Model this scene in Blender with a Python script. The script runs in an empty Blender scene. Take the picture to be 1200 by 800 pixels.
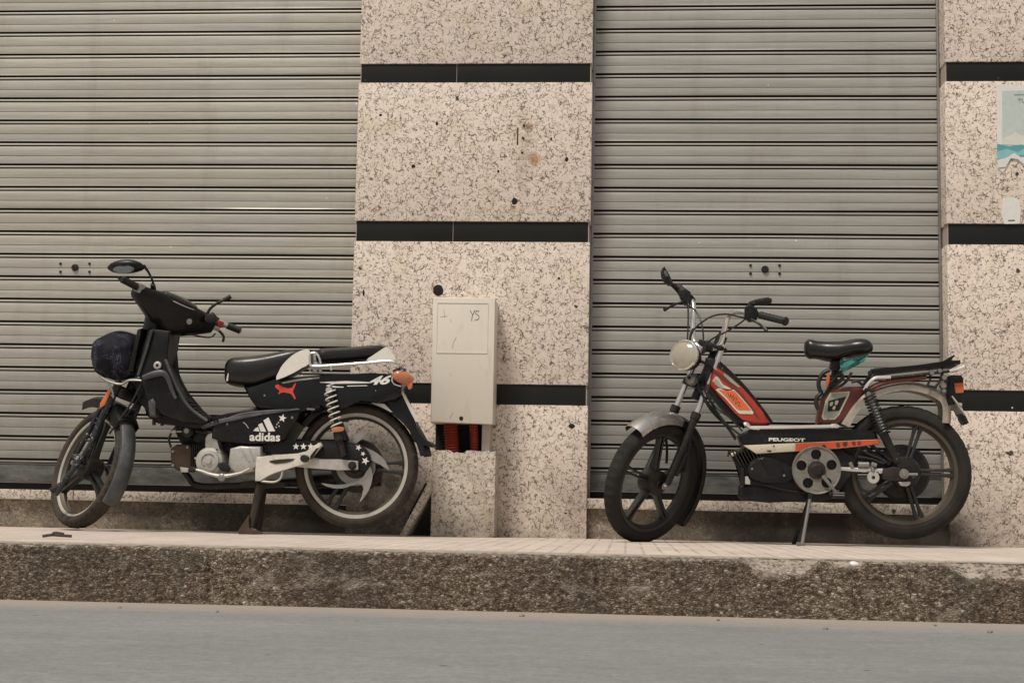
import bpy, bmesh, math, random
from mathutils import Vector as V, Matrix, noise
random.seed(7)
S = bpy.context.scene
C = S.collection
sin, cos, pi, rad = math.sin, math.cos, math.pi, math.radians

# ------------------------------------------------------------------ camera
F = 1780.3; YAW = .0773922; PIT = .108621; ROL = .0189915
CAM = V((0, -7, .1362)); REC = .1343; KY = -2.496; ROADZ = -.1684
_f = V((-sin(YAW)*cos(PIT), cos(YAW)*cos(PIT), sin(PIT)))
_r = V((cos(YAW), sin(YAW), 0)); _u = _r.cross(_f)
AR = cos(ROL)*_r + sin(ROL)*_u
AU = -sin(ROL)*_r + cos(ROL)*_u
AF = _f
def P(x, y, Y=0.):
    """point of the vertical plane Y seen at a pixel of the 1200x800 survey photo"""
    d = AF*F + AR*(x-600) - AU*(y-400)
    return CAM + d*((Y-CAM.y)/d.y)
cd = bpy.data.cameras.new('camera'); cam = bpy.data.objects.new('camera', cd); C.objects.link(cam)
M = Matrix((AR, AU, -AF)).transposed().to_4x4(); M.translation = CAM
cam.matrix_world = M
cd.sensor_width = 36; cd.sensor_fit = 'HORIZONTAL'; cd.lens = F/1200*36; cd.clip_start = .05; cd.clip_end = 2000
S.camera = cam

# ------------------------------------------------------------------ materials
def rgb(*c): return (c[0], c[1], c[2], 1)
class NT:
    def __init__(s, name):
        s.m = bpy.data.materials.new(name); s.m.use_nodes = True
        s.t = s.m.node_tree; s.t.nodes.clear()
        s.out = s.n('ShaderNodeOutputMaterial'); s.b = s.n('ShaderNodeBsdfPrincipled')
        s.l(s.b.outputs[0], s.out.inputs[0])
        s.co = s.n('ShaderNodeTexCoord').outputs['Object']
    def n(s, ty, **kw):
        o = s.t.nodes.new(ty)
        for k, v in kw.items():
            if hasattr(o, k): setattr(o, k, v)
        return o
    def l(s, a, b): s.t.links.new(a, b)
    def mapp(s, scale=(1, 1, 1), loc=(0, 0, 0), src=None, rot=(0, 0, 0)):
        m = s.n('ShaderNodeMapping'); s.l(src or s.co, m.inputs[0])
        m.inputs['Scale'].default_value = scale; m.inputs['Location'].default_value = loc; m.inputs['Rotation'].default_value = rot
        return m.outputs[0]
    def noise(s, scale, detail=4, rough=.55, src=None, dist=0):
        n = s.n('ShaderNodeTexNoise'); s.l(src or s.co, n.inputs['Vector'])
        n.inputs['Scale'].default_value = scale; n.inputs['Detail'].default_value = detail
        n.inputs['Roughness'].default_value = rough; n.inputs['Distortion'].default_value = dist
        return n
    def vor(s, scale, feature='F1', src=None, rnd=1):
        n = s.n('ShaderNodeTexVoronoi', feature=feature); s.l(src or s.co, n.inputs['Vector'])
        n.inputs['Scale'].default_value = scale; n.inputs['Randomness'].default_value = rnd
        return n
    def ramp(s, src, pts):
        r = s.n('ShaderNodeValToRGB'); s.l(src, r.inputs[0]); e = r.color_ramp.elements
        while len(e) < len(pts): e.new(.5)
        for el, (p, c) in zip(e, pts):
            el.position = p; el.color = c if isinstance(c, tuple) else (c, c, c, 1)
        return r.outputs[0]
    def mix(s, fac, a, b, blend='MIX'):
        m = s.n('ShaderNodeMix', data_type='RGBA', blend_type=blend)
        for i, v in ((0, fac), (6, a), (7, b)):
            if hasattr(v, 'is_output'): s.l(v, m.inputs[i])
            else: m.inputs[i].default_value = v
        return m.outputs[2]
    def math(s, op, a, b=0.):
        m = s.n('ShaderNodeMath', operation=op)
        for i, v in ((0, a), (1, b)):
            if hasattr(v, 'is_output'): s.l(v, m.inputs[i])
            else: m.inputs[i].default_value = v
        return m.outputs[0]
    def bump(s, h, strength=.3, dist=.002, normal=None):
        b = s.n('ShaderNodeBump'); s.l(h, b.inputs['Height'])
        b.inputs['Strength'].default_value = strength; b.inputs['Distance'].default_value = dist
        if normal: s.l(normal, b.inputs['Normal'])
        s.l(b.outputs[0], s.b.inputs['Normal']); return b.outputs[0]
    def xyz(s):
        q = s.n('ShaderNodeSeparateXYZ'); s.l(s.co, q.inputs[0]); return q.outputs
    def set(s, **kw):
        for k, v in kw.items():
            k = {'color': 'Base Color', 'rough': 'Roughness', 'metal': 'Metallic', 'spec': 'Specular IOR Level', 'coat': 'Coat Weight', 'trans': 'Transmission Weight'}[k]
            if hasattr(v, 'is_output'): s.l(v, s.b.inputs[k])
            else: s.b.inputs[k].default_value = v
        return s.m

def worn(name, col, rough=.5, metal=0., dirt=(.16, .13, .10), amt=.5, scale=9, chips=0, chipcol=(.5, .48, .45), coat=0, bump=.15, spec=.5):
    """a painted / plastic / metal surface with road dust in uneven clouds, a few scuffs and chips"""
    t = NT(name)
    n1 = t.noise(scale, 6, .65); n2 = t.noise(scale*7, 4, .6); n3 = t.noise(3, 3)
    a = t.ramp(n1.outputs[0], [(.42, 0.), (.72, 1.)])
    b = t.ramp(n2.outputs[0], [(.4, .25), (.75, 1.)])
    d = t.math('MULTIPLY', t.math('MULTIPLY', a, b), amt)
    # more dust low down and on upward faces
    g = t.n('ShaderNodeNewGeometry'); sp = t.n('ShaderNodeSeparateXYZ'); t.l(g.outputs['Normal'], sp.inputs[0])
    up = t.math('MULTIPLY', t.math('MAXIMUM', sp.outputs[2], 0.), amt*.16)
    d = t.math('MINIMUM', t.math('ADD', d, up), 1.)
    base = t.mix(n3.outputs[0], rgb(*[c*.75 for c in col]), rgb(*[min(1, c*1.25) for c in col]))
    c = t.mix(d, base, rgb(*dirt))
    if chips:
        v = t.noise(60, 5, .7); k = t.ramp(v.outputs[0], [(.66-.05*chips, 0.), (.70-.05*chips, 1.)])
        c = t.mix(k, c, rgb(*chipcol))
    r = t.math('ADD', t.math('MULTIPLY', d, .4), t.math('MULTIPLY_ADD', n2.outputs[0], .12)) if False else t.math('ADD', t.math('MULTIPLY', d, .35), rough)
    t.bump(n2.outputs[0], bump, .0015)
    t.set(color=c, rough=r, metal=metal, coat=coat, spec=spec)
    return t.m

def flat(name, col, rough=.5, metal=0.):
    t = NT(name); n = t.noise(40, 4)
    c = t.mix(n.outputs[0], rgb(*[x*.82 for x in col]), rgb(*[min(1, x*1.15) for x in col]))
    return t.set(color=c, rough=rough, metal=metal)

def terrazzo(name, base=(.74, .638, .553), dirt=.0, low=False):
    t = NT(name)
    wn = t.noise(22, 3, .6)
    dv = t.n('ShaderNodeVectorMath', operation='SCALE'); t.l(wn.outputs['Color'], dv.inputs[0]); dv.inputs['Scale'].default_value = .05
    ad = t.n('ShaderNodeVectorMath', operation='ADD'); t.l(t.co, ad.inputs[0]); t.l(dv.outputs[0], ad.inputs[1]); w = ad.outputs[0]
    edge = t.vor(40, 'DISTANCE_TO_EDGE', w); cell = t.vor(40, 'F1', w)
    vein = t.ramp(edge.outputs[0], [(.0, 1.), (.035, 1.), (.075, 0.)])
    brk = t.ramp(t.noise(42, 3, .75).outputs[0], [(.48, 0.), (.54, 1.)])
    vein = t.math('MULTIPLY', vein, brk)
    e2 = t.vor(82, 'DISTANCE_TO_EDGE', w); v2 = t.math('MULTIPLY', t.ramp(e2.outputs[0], [(.0, 1.), (.05, 1.), (.10, 0.)]), t.ramp(t.noise(30, 3, .75, src=t.mapp(loc=(7, 1, 3))).outputs[0], [(.53, 0.), (.60, .75)]))
    vein = t.math('MAXIMUM', vein, v2)
    sm = t.vor(120, 'F1', w); sc = t.n('ShaderNodeSeparateColor'); t.l(sm.outputs['Color'], sc.inputs[0])
    chip = t.math('MULTIPLY', t.ramp(sc.outputs[0], [(.83, 0.), (.85, 1.)]), t.ramp(sm.outputs[0], [(.25, 1.), (.45, 0.)]))
    lchip = t.ramp(sc.outputs[1], [(.84, 0.), (.88, 1.)])
    big = t.vor(11, 'F1', w); bc = t.n('ShaderNodeSeparateColor'); t.l(big.outputs['Color'], bc.inputs[0])
    bigchip = t.math('MULTIPLY', t.ramp(bc.outputs[2], [(.90, 0.), (.91, 1.)]), t.ramp(big.outputs[0], [(.10, 1.), (.14, 0.)]))
    cc = t.n('ShaderNodeSeparateColor'); t.l(cell.outputs['Color'], cc.inputs[0])
    b0 = rgb(*base); b1 = rgb(base[0]*1.16, base[1]*1.15, base[2]*1.10); b2 = rgb(base[0]*.86, base[1]*.80, base[2]*.78)
    c = t.mix(cc.outputs[0], b1, b2)
    c = t.mix(.65, c, b0)
    pk = t.ramp(t.noise(5, 3, .6).outputs[0], [(.55, 0.), (.7, .25)])
    c = t.mix(pk, c, rgb(.64, .46, .39))
    ye = t.ramp(t.noise(7, 3, .6, src=t.mapp(loc=(4, 2, 9))).outputs[0], [(.56, 0.), (.7, .45)])
    c = t.mix(ye, c, rgb(.58, .50, .32))
    c = t.mix(t.math('MULTIPLY', lchip, .6), c, rgb(.80, .72, .62))
    fl = t.vor(64, 'F1', w); fs = t.n('ShaderNodeSeparateColor'); t.l(fl.outputs['Color'], fs.inputs[0]); c = t.mix(t.math('MULTIPLY', t.ramp(fs.outputs[0], [(.80, 0.), (.84, .55)]), t.ramp(fl.outputs[0], [(.3, 1.), (.5, 0.)])), c, rgb(.34, .28, .235))
    c = t.mix(t.math('MULTIPLY', vein, .88), c, rgb(.085, .062, .045))
    c = t.mix(t.math('MULTIPLY', chip, .85), c, rgb(.09, .07, .055))
    c = t.mix(bigchip, c, rgb(.045, .04, .035))
    # grime: creeps up from the pavement; old rust run round a plugged fixing; sooty dirt plus painted shade behind the mopeds
    x_, y_, z = t.xyz()
    def spot(cx, cz, rx, rz, soft=.6):
        a = t.math('MULTIPLY', t.math('SUBTRACT', x_, cx), 1/rx); b = t.math('MULTIPLY', t.math('SUBTRACT', z, cz), 1/rz)
        d = t.math('ADD', t.math('MULTIPLY', a, a), t.math('MULTIPLY', b, b))
        return t.ramp(d, [(soft*.2, 1.), (1., 0.)])
    if not low and dirt == 0:
        rn = t.ramp(t.noise(30, 5, .8).outputs[0], [(.42, .1), (.62, 1.)])
        q = P(614, 160, 0); c = t.mix(t.math('MULTIPLY', t.math('MULTIPLY', spot(q.x, q.z, .085, .15), rn), .55), c, rgb(.36, .27, .16))
        q = P(626, 187, 0); c = t.mix(t.math('MULTIPLY', spot(q.x, q.z, .035, .04), .8), c, rgb(.40, .20, .09))
        q = P(616, 148, 0); c = t.mix(t.math('MULTIPLY', t.math('MULTIPLY', spot(q.x, q.z, .05, .03), rn), .8), c, rgb(.20, .09, .05))
        q = P(613, 205, 0); c = t.mix(t.math('MULTIPLY', t.math('MULTIPLY', spot(q.x, q.z, .05, .12), rn), .5), c, rgb(.30, .24, .18))
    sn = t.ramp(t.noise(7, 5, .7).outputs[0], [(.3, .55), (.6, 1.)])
    soot_shade = t.math('MAXIMUM', spot(-1.20, .10, .36, .50, 2.), spot(1.38, .0, .22, .22, 1.))
    c = t.mix(t.math('MULTIPLY', t.math('MULTIPLY', soot_shade, sn), .95), c, rgb(.026, .022, .016))
    hz = t.n('ShaderNodeMapRange'); t.l(z, hz.inputs[0]); hz.inputs[1].default_value = .55 if not low else .3; hz.inputs[2].default_value = -.02
    hz.inputs[3].default_value = 0; hz.inputs[4].default_value = 1
    gn = t.ramp(t.noise(6, 6, .7).outputs[0], [(.35, .15), (.65, 1.)])
    gm = t.math('MULTIPLY', t.math('MULTIPLY', hz.outputs[0], gn), .62 + dirt*.3)
    c = t.mix(gm, c, rgb(.10, .082, .060))
    if dirt:
        g2 = t.ramp(t.noise(3.2, 5, .7, src=t.mapp(loc=(1.2, 0, 0))).outputs[0], [(.30, 0.), (.55, 1.)])
        c = t.mix(t.math('MULTIPLY', g2, dirt*.6), c, rgb(.06, .05, .034))
        if low:   # oily soiling plus parked-moped shade painted into the wall colour
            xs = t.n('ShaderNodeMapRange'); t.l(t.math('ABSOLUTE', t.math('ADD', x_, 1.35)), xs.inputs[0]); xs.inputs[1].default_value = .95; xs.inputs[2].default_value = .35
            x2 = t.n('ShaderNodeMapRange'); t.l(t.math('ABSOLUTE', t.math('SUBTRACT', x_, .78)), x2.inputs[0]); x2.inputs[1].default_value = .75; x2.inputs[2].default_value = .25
            oil_shade = t.math('MAXIMUM', xs.outputs[0], x2.outputs[0])
            c = t.mix(t.math('MULTIPLY', t.math('MULTIPLY', oil_shade, t.ramp(g2, [(0., .6), (1., 1.)])), .93), c, rgb(.018, .015, .011))
    t.bump(t.noise(160, 3).outputs[0], .12, .001)
    return t.set(color=c, rough=.62, spec=.35)

MT = {}
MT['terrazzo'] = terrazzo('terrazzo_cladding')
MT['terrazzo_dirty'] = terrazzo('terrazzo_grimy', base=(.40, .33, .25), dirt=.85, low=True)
MT['terrazzo_box'] = terrazzo('terrazzo_weathered', base=(.66, .585, .50), dirt=.05)
MT['plastic'] = worn('black_plastic', (.0042, .0045, .0043), .34, dirt=(.042, .039, .034), amt=.45, spec=.30, chips=.25, chipcol=(.05, .048, .045))
MT['gloss'] = worn('black_glossy_paint', (.004, .0044, .0047), .20, dirt=(.03, .03, .028), amt=.25, coat=.08, spec=.32)
MT['frame'] = worn('black_frame_paint', (.007, .0065, .006), .42, dirt=(.06, .045, .032), amt=.5, spec=.35, chips=.4, chipcol=(.16, .12, .09))
MT['scratched'] = worn('scraped_dark_paint', (.008, .010, .014), .40, dirt=(.09, .085, .08), amt=.5, chips=1.1, chipcol=(.45, .44, .42))
MT['flap'] = worn('grey_scuffed_plastic', (.040, .041, .043), .42, dirt=(.17, .16, .15), amt=.8, scale=14, chips=.5, chipcol=(.012, .012, .012))
MT['engine'] = worn('dark_oily_metal', (.014, .012, .010), .48, .3, dirt=(.085, .055, .033), amt=.7, scale=25)
MT['rusty'] = worn('rusty_metal', (.028, .020, .014), .75, .2, dirt=(.07, .055, .040), amt=.8, scale=20)
MT['alu'] = worn('cast_aluminium', (.52, .50, .46), .42, .5, dirt=(.13, .10, .075), amt=.85, scale=30, bump=.3)
MT['wornchrome'] = worn('worn_chrome_guard', (.50, .49, .47), .27, .9, dirt=(.13, .11, .09), amt=.9, scale=13, chips=.9, chipcol=(.13, .10, .08))
MT['greasy'] = worn('greasy_dull_aluminium', (.26, .24, .21), .42, .45, dirt=(.05, .04, .03), amt=1.0, scale=20, bump=.3)
MT['baked'] = worn('heat_browned_iron', (.055, .034, .020), .6, .2, dirt=(.12, .075, .045), amt=.8, scale=26)
MT['white'] = worn('dirty_white_paint', (.66, .62, .55), .42, 0, dirt=(.25, .19, .14), amt=.7, scale=14, chips=.8, chipcol=(.10, .06, .04))
MT['whitevinyl'] = worn('white_vinyl', (.70, .67, .60), .45, 0, dirt=(.35, .31, .26), amt=.4)
MT['chrome'] = worn('dull_chrome', (.74, .73, .71), .18, .9, dirt=(.30, .25, .20), amt=.22, scale=22)
MT['steel'] = worn('grey_steel', (.30, .29, .27), .4, .8, dirt=(.12, .10, .08), amt=.7, scale=18)
MT['creamfender'] = worn('tarnished_cream_metal', (.46, .40, .33), .38, .45, dirt=(.17, .12, .085), amt=.9, scale=16, chips=.7, chipcol=(.12, .08, .05))
MT['rimbright'] = worn('scuffed_rim_edge', (.50, .47, .42), .4, .4, dirt=(.20, .16, .12), amt=.6, scale=24)
MT['rimtan'] = worn('dusty_rim_edge', (.075, .062, .046), .5, .4, dirt=(.10, .08, .055), amt=.7, scale=24)
MT['spoke'] = worn('black_cast_wheel', (.008, .0078, .0075), .42, .0, dirt=(.07, .06, .048), amt=.5, scale=16)
MT['leather'] = worn('black_vinyl_seat', (.005, .0054, .0054), .30, 0, dirt=(.03, .03, .029), amt=.3, bump=.25)
MT['red'] = worn('faded_red_paint', (.38, .030, .015), .32, 0, dirt=(.20, .075, .045), amt=.6, scale=12, chips=.4, chipcol=(.09, .03, .02), coat=.15)
MT['darkred'] = worn('dark_red_paint', (.13, .028, .020), .42, 0, dirt=(.08, .05, .035), amt=.7, scale=14)
MT['orange'] = worn('orange_paint', (.55, .075, .022), .4, 0, dirt=(.25, .10, .05), amt=.5, scale=18, chips=.6, chipcol=(.06, .04, .03))
MT['cream'] = worn('cream_paint', (.62, .56, .43), .45, 0, dirt=(.30, .24, .15), amt=.6, scale=18, chips=.8, chipcol=(.10, .07, .04))
MT['decalwhite'] = worn('white_sticker', (.74, .72, .68), .45, 0, dirt=(.35, .32, .28), amt=.35, scale=30)
MT['decalgrey'] = worn('grey_sticker', (.30, .33, .27), .5, 0, dirt=(.5, .42, .33), amt=.7, scale=35)
MT['decalred'] = flat('red_sticker', (.62, .06, .04), .4)
MT['decalorange'] = flat('orange_sticker', (.68, .14, .05), .4)
MT['lensorange'] = flat('orange_lens', (.62, .17, .06), .15)
MT['lensred'] = flat('red_lens', (.55, .09, .03), .2)
MT['lenspeach'] = flat('faded_orange_lens', (.46, .17, .085), .18)
MT['switchred'] = flat('red_switch', (.45, .05, .04), .4)
MT['cable'] = flat('black_cable', (.012, .012, .012), .4)
MT['teal'] = worn('teal_cloth', (.07, .30, .28), .85, 0, dirt=(.20, .38, .35), amt=.7, scale=40)
MT['graphite'] = flat('pencil_grey', (.10, .10, .10), .8)
MT['hole'] = flat('dark_hole', (.010, .009, .008), .9)
MT['conduit'] = flat('orange_red_conduit', (.30, .045, .022), .5)
MT['fins'] = worn('black_engine_fins', (.010, .0095, .009), .5, .3, dirt=(.06, .048, .035), amt=.7, scale=30)
MT['cord'] = flat('grey_plastic_post', (.48, .42, .34), .6)
MT['glass'] = flat('mirror_glass', (.22, .24, .23), .12, 1.)
MT['lensglass'] = None

def mk_rubber(name, col=(.012, .011, .010), dirt=(.115, .095, .072), side=1.):
    t = NT(name)
    n1 = t.noise(10, 6, .65); n2 = t.noise(90, 3)
    d = t.ramp(n1.outputs[0], [(.38, .12), (.7, .85)])
    c = t.mix(t.math('MULTIPLY', d, side), rgb(*col), rgb(*dirt))
    t.bump(n2.outputs[0], .3, .001)
    return t.set(color=c, rough=.82, spec=.3)
MT['tyre'] = mk_rubber('dusty_black_tyre', dirt=(.030, .026, .020))
MT['tyre_tan'] = mk_rubber('brown_dusty_tyre', (.022, .018, .014), (.070, .055, .040))

def mk_headlens():
    t = NT('frosted_headlamp_lens')
    n = t.noise(14, 4)
    w = t.n('ShaderNodeTexWave'); t.l(t.mapp((1, 1, 0)), w.inputs[0]); w.inputs['Scale'].default_value = 60
    c = t.mix(n.outputs[0], rgb(.26, .225, .165), rgb(.46, .41, .32))
    t.bump(w.outputs[1], .15, .001)
    return t.set(color=c, rough=.10, coat=1.)
MT['headlens'] = mk_headlens()

def mk_shutter(name, cool):
    t = NT(name)
    z = t.xyz()[2]
    streak = t.noise(3.0, 8, .68, src=t.mapp((1, 1, 26)))
    fine = t.noise(14., 4, .6, src=t.mapp((.7, 1, 16)))
    blot = t.noise(1.4, 4, .6)
    a = rgb(.405, .386, .333) if not cool else rgb(.338, .330, .300)
    b = rgb(.55, .52, .452) if not cool else rgb(.47, .456, .412)
    c = t.mix(t.ramp(streak.outputs[0], [(.3, 0.), (.7, 1.)]), a, b)
    c = t.mix(t.ramp(fine.outputs[0], [(.5, 0.), (.78, .35)]), c, rgb(.22, .19, .16))
    c = t.mix(t.ramp(blot.outputs[0], [(.45, 0.), (.75, .22)]), c, rgb(.34, .26, .20))
    dr = t.ramp(t.noise(5, 5, .7, src=t.mapp((1, 1, .16), (3, 0, 0))).outputs[0], [(.52, 0.), (.72, .30)]); c = t.mix(dr, c, rgb(.23, .20, .165))
    sl_k = t.n('ShaderNodeTexWhiteNoise', noise_dimensions='1D'); t.l(t.math('FLOOR', t.math('MULTIPLY', z, 1/.111)), sl_k.inputs[1]); c = t.mix(t.math('MULTIPLY', sl_k.outputs[0], .24), c, rgb(.27, .258, .232))
    scr = t.ramp(t.noise(9, 4, .75, src=t.mapp((.35, 1, 9), rot=(0, .35, 0))).outputs[0], [(.70, 0.), (.74, .4)]); c = t.mix(scr, c, rgb(.62, .59, .54))
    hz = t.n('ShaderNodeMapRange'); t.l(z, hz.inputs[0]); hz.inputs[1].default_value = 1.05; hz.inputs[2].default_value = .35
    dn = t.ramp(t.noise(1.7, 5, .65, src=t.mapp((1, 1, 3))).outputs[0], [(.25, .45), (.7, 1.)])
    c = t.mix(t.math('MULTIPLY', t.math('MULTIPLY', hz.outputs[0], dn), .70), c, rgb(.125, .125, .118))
    sp = t.vor(9, 'F1'); se = t.n('ShaderNodeSeparateColor'); t.l(sp.outputs['Color'], se.inputs[0])
    spk = t.math('MULTIPLY', t.ramp(se.outputs[0], [(.80, 0.), (.81, 1.)]), t.ramp(sp.outputs[0], [(.03, 1.), (.04, 0.)]))
    c = t.mix(spk, c, rgb(.75, .72, .66))
    t.bump(streak.outputs[0], .12, .002)
    return t.set(color=c, rough=.46, metal=.25, spec=.4)
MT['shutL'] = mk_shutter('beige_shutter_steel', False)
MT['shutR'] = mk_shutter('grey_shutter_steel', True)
MT['groove'] = flat('shutter_joint_shade', (.022, .017, .012), .95)  # near-black groove faces: joint shade put into the colour

def mk_bar():
    t = NT('scratched_shutter_bar')
    n = t.noise(6, 7, .75, src=t.mapp((1, 1, 3)))
    c = t.mix(t.ramp(n.outputs[0], [(.35, 0.), (.68, 1.)]), rgb(.055, .056, .055), rgb(.17, .17, .16))
    k = t.ramp(t.noise(25, 5, .8).outputs[0], [(.64, 0.), (.7, 1.)])
    c = t.mix(t.math('MULTIPLY', k, .5), c, rgb(.35, .33, .30))
    return t.set(color=c, rough=.5, metal=.3)
MT['bar'] = mk_bar()

def mk_blackstone():
    t = NT('polished_black_stone')
    n = t.noise(3, 5)
    c = t.mix(n.outputs[0], rgb(.008, .0085, .0075), rgb(.020, .020, .017))
    v = t.vor(26, 'F1'); se = t.n('ShaderNodeSeparateColor'); t.l(v.outputs['Color'], se.inputs[0])
    spk = t.math('MULTIPLY', t.ramp(se.outputs[0], [(.93, 0.), (.94, 1.)]), t.ramp(v.outputs[0], [(.09, 1.), (.12, 0.)]))
    zz = t.xyz()[2]; mr = t.n('ShaderNodeMapRange'); t.l(zz, mr.inputs[0]); mr.inputs[1].default_value = 1.2; mr.inputs[2].default_value = .9
    mr.inputs[3].default_value = .12; mr.inputs[4].default_value = 1.
    c = t.mix(t.math('MULTIPLY', spk, mr.outputs[0]), c, rgb(.55, .52, .47))
    return t.set(color=c, rough=.35, spec=.22)
MT['blackstone'] = mk_blackstone()

def mk_cabinet():
    t = NT('cream_polyester_cabinet')
    n = t.noise(4, 6, .65); m = t.noise(30, 4, .6, src=t.mapp((1, 1, .3)))
    c = t.mix(n.outputs[0], rgb(.63, .575, .485), rgb(.75, .69, .595))
    c = t.mix(t.ramp(m.outputs[0], [(.58, 0.), (.8, .25)]), c, rgb(.30, .24, .18))
    z = t.xyz()[2]; mr = t.n('ShaderNodeMapRange'); t.l(z, mr.inputs[0]); mr.inputs[1].default_value = .35; mr.inputs[2].default_value = 0.
    c = t.mix(t.math('MULTIPLY', mr.outputs[0], .28), c, rgb(.36, .29, .22))
    t.bump(n.outputs[0], .1, .003)
    return t.set(color=c, rough=.5)
MT['cabinet'] = mk_cabinet()

def mk_pavement():
    t = NT('worn_pavement_tiles')
    x, y, z = t.xyz()
    # long narrow cast ribs running from wall to kerb, slightly irregular
    wob = t.noise(1.3, 2)
    xx = t.math('ADD', t.math('MULTIPLY', x, 1/.0585), t.math('MULTIPLY', wob.outputs[0], .16))
    fr = t.math('FRACT', xx); d = t.math('ABSOLUTE', t.math('SUBTRACT', fr, .5))
    j1 = t.ramp(d, [(.40, 0.), (.45, 1.)])
    yy = t.math('FRACT', t.math('MULTIPLY', y, 1/.40)); d2 = t.math('ABSOLUTE', t.math('SUBTRACT', yy, .5))
    j2 = t.ramp(d2, [(.48, 0.), (.495, 1.)])
    j = t.math('MAXIMUM', j1, t.math('MULTIPLY', j2, .7))
    br = t.ramp(t.noise(2.3, 4, .7).outputs[0], [(.36, .0), (.60, 1.)])
    j = t.math('MULTIPLY', j, br)
    n = t.noise(3.2, 7, .75, src=t.mapp((1, .6, 1))); f = t.noise(60, 4)
    c = t.mix(t.ramp(n.outputs[0], [(.3, 0.), (.7, 1.)]), rgb(.47, .405, .35), rgb(.66, .585, .515))
    c = t.mix(t.ramp(f.outputs[0], [(.5, 0.), (.8, .35)]), c, rgb(.25, .20, .16))
    ti = t.n('ShaderNodeTexWhiteNoise', noise_dimensions='2D')
    cb = t.n('ShaderNodeCombineXYZ'); t.l(t.math('FLOOR', xx), cb.inputs[0]); t.l(t.math('FLOOR', t.math('MULTIPLY', y, 1/.40)), cb.inputs[1]); t.l(cb.outputs[0], ti.inputs[0])
    c = t.mix(t.math('MULTIPLY', ti.outputs[0], .22), c, rgb(.42, .29, .24))
    c = t.mix(t.math('MULTIPLY', j, .70), c, rgb(.27, .215, .18))
    h = t.math('SUBTRACT', 1., j); t.bump(h, .5, .003)
    return t.set(color=c, rough=.8, spec=.2)
MT['pavement'] = mk_pavement()

def mk_kerb():
    t = NT('exposed_pebble_kerb')
    kw = t.noise(60, 3); kd = t.n('ShaderNodeVectorMath', operation='SCALE'); t.l(kw.outputs['Color'], kd.inputs[0]); kd.inputs['Scale'].default_value = .016
    ka = t.n('ShaderNodeVectorMath', operation='ADD'); t.l(t.mapp((.8, 1, 1.15)), ka.inputs[0]); t.l(kd.outputs[0], ka.inputs[1])
    v = t.vor(118, 'F1', src=ka.outputs[0]); e = t.vor(118, 'DISTANCE_TO_EDGE', src=ka.outputs[0]); s = t.n('ShaderNodeSeparateColor'); t.l(v.outputs['Color'], s.inputs[0])
    v2 = t.vor(260, 'F1'); s2 = t.n('ShaderNodeSeparateColor'); t.l(v2.outputs['Color'], s2.inputs[0])
    gn = t.noise(74, 7, .72, src=t.mapp((.85, 1, 1.25)), dist=.6)
    c = t.ramp(gn.outputs[0], [(.34, rgb(.022, .015, .010)), (.46, rgb(.060, .038, .024)), (.52, rgb(.19, .14, .095)), (.58, rgb(.42, .34, .26)), (.70, rgb(.68, .60, .49))])
    peb = t.ramp(s.outputs[0], [(0., rgb(.07, .045, .03)), (.5, rgb(.22, .16, .11)), (.8, rgb(.30, .25, .20)), (.96, rgb(.50, .44, .36)), (.985, rgb(.80, .76, .68))])
    c = t.mix(.42, c, peb)
    c = t.mix(t.ramp(e.outputs[0], [(.0, .8), (.14, 0.)]), c, rgb(.028, .018, .012))
    st = t.ramp(t.noise(2.5, 5, .65, src=t.mapp((1, 1, .25))).outputs[0], [(.42, 0.), (.68, .7)])
    c = t.mix(st, c, rgb(.045, .036, .026))
    sm = t.ramp(t.noise(4, 6, .75, src=t.mapp((1, 1, 1.6), (5, 0, 2))).outputs[0], [(.56, 0.), (.66, .7)])
    c = t.mix(sm, c, rgb(.34, .29, .235))
    gr = t.ramp(t.noise(5, 4, .6, src=t.mapp(loc=(3, 0, 0))).outputs[0], [(.56, 0.), (.75, .4)])
    c = t.mix(gr, c, rgb(.075, .085, .060))
    a = t.n('ShaderNodeAttribute', attribute_name='mortar'); sep = t.n('ShaderNodeSeparateColor'); t.l(a.outputs['Color'], sep.inputs[0])
    mn = t.noise(22, 5, .7, src=t.mapp((1, 1, 2.2)))
    mc = t.mix(mn.outputs[0], rgb(.16, .13, .10), rgb(.50, .43, .36))
    topn = t.noise(70, 6, .8)
    mask = t.math('ADD', sep.outputs[0], t.math('MULTIPLY', t.math('SUBTRACT', topn.outputs[0], .5), 2.1))
    mask = t.ramp(mask, [(.46, 0.), (.56, 1.)])
    c = t.mix(mask, c, mc)
    hh = t.math('MULTIPLY', e.outputs[0], t.math('SUBTRACT', 1., mask))
    t.bump(hh, .9, .006)
    return t.set(color=c, rough=.85, spec=.2)
MT['kerb'] = mk_kerb()

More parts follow.
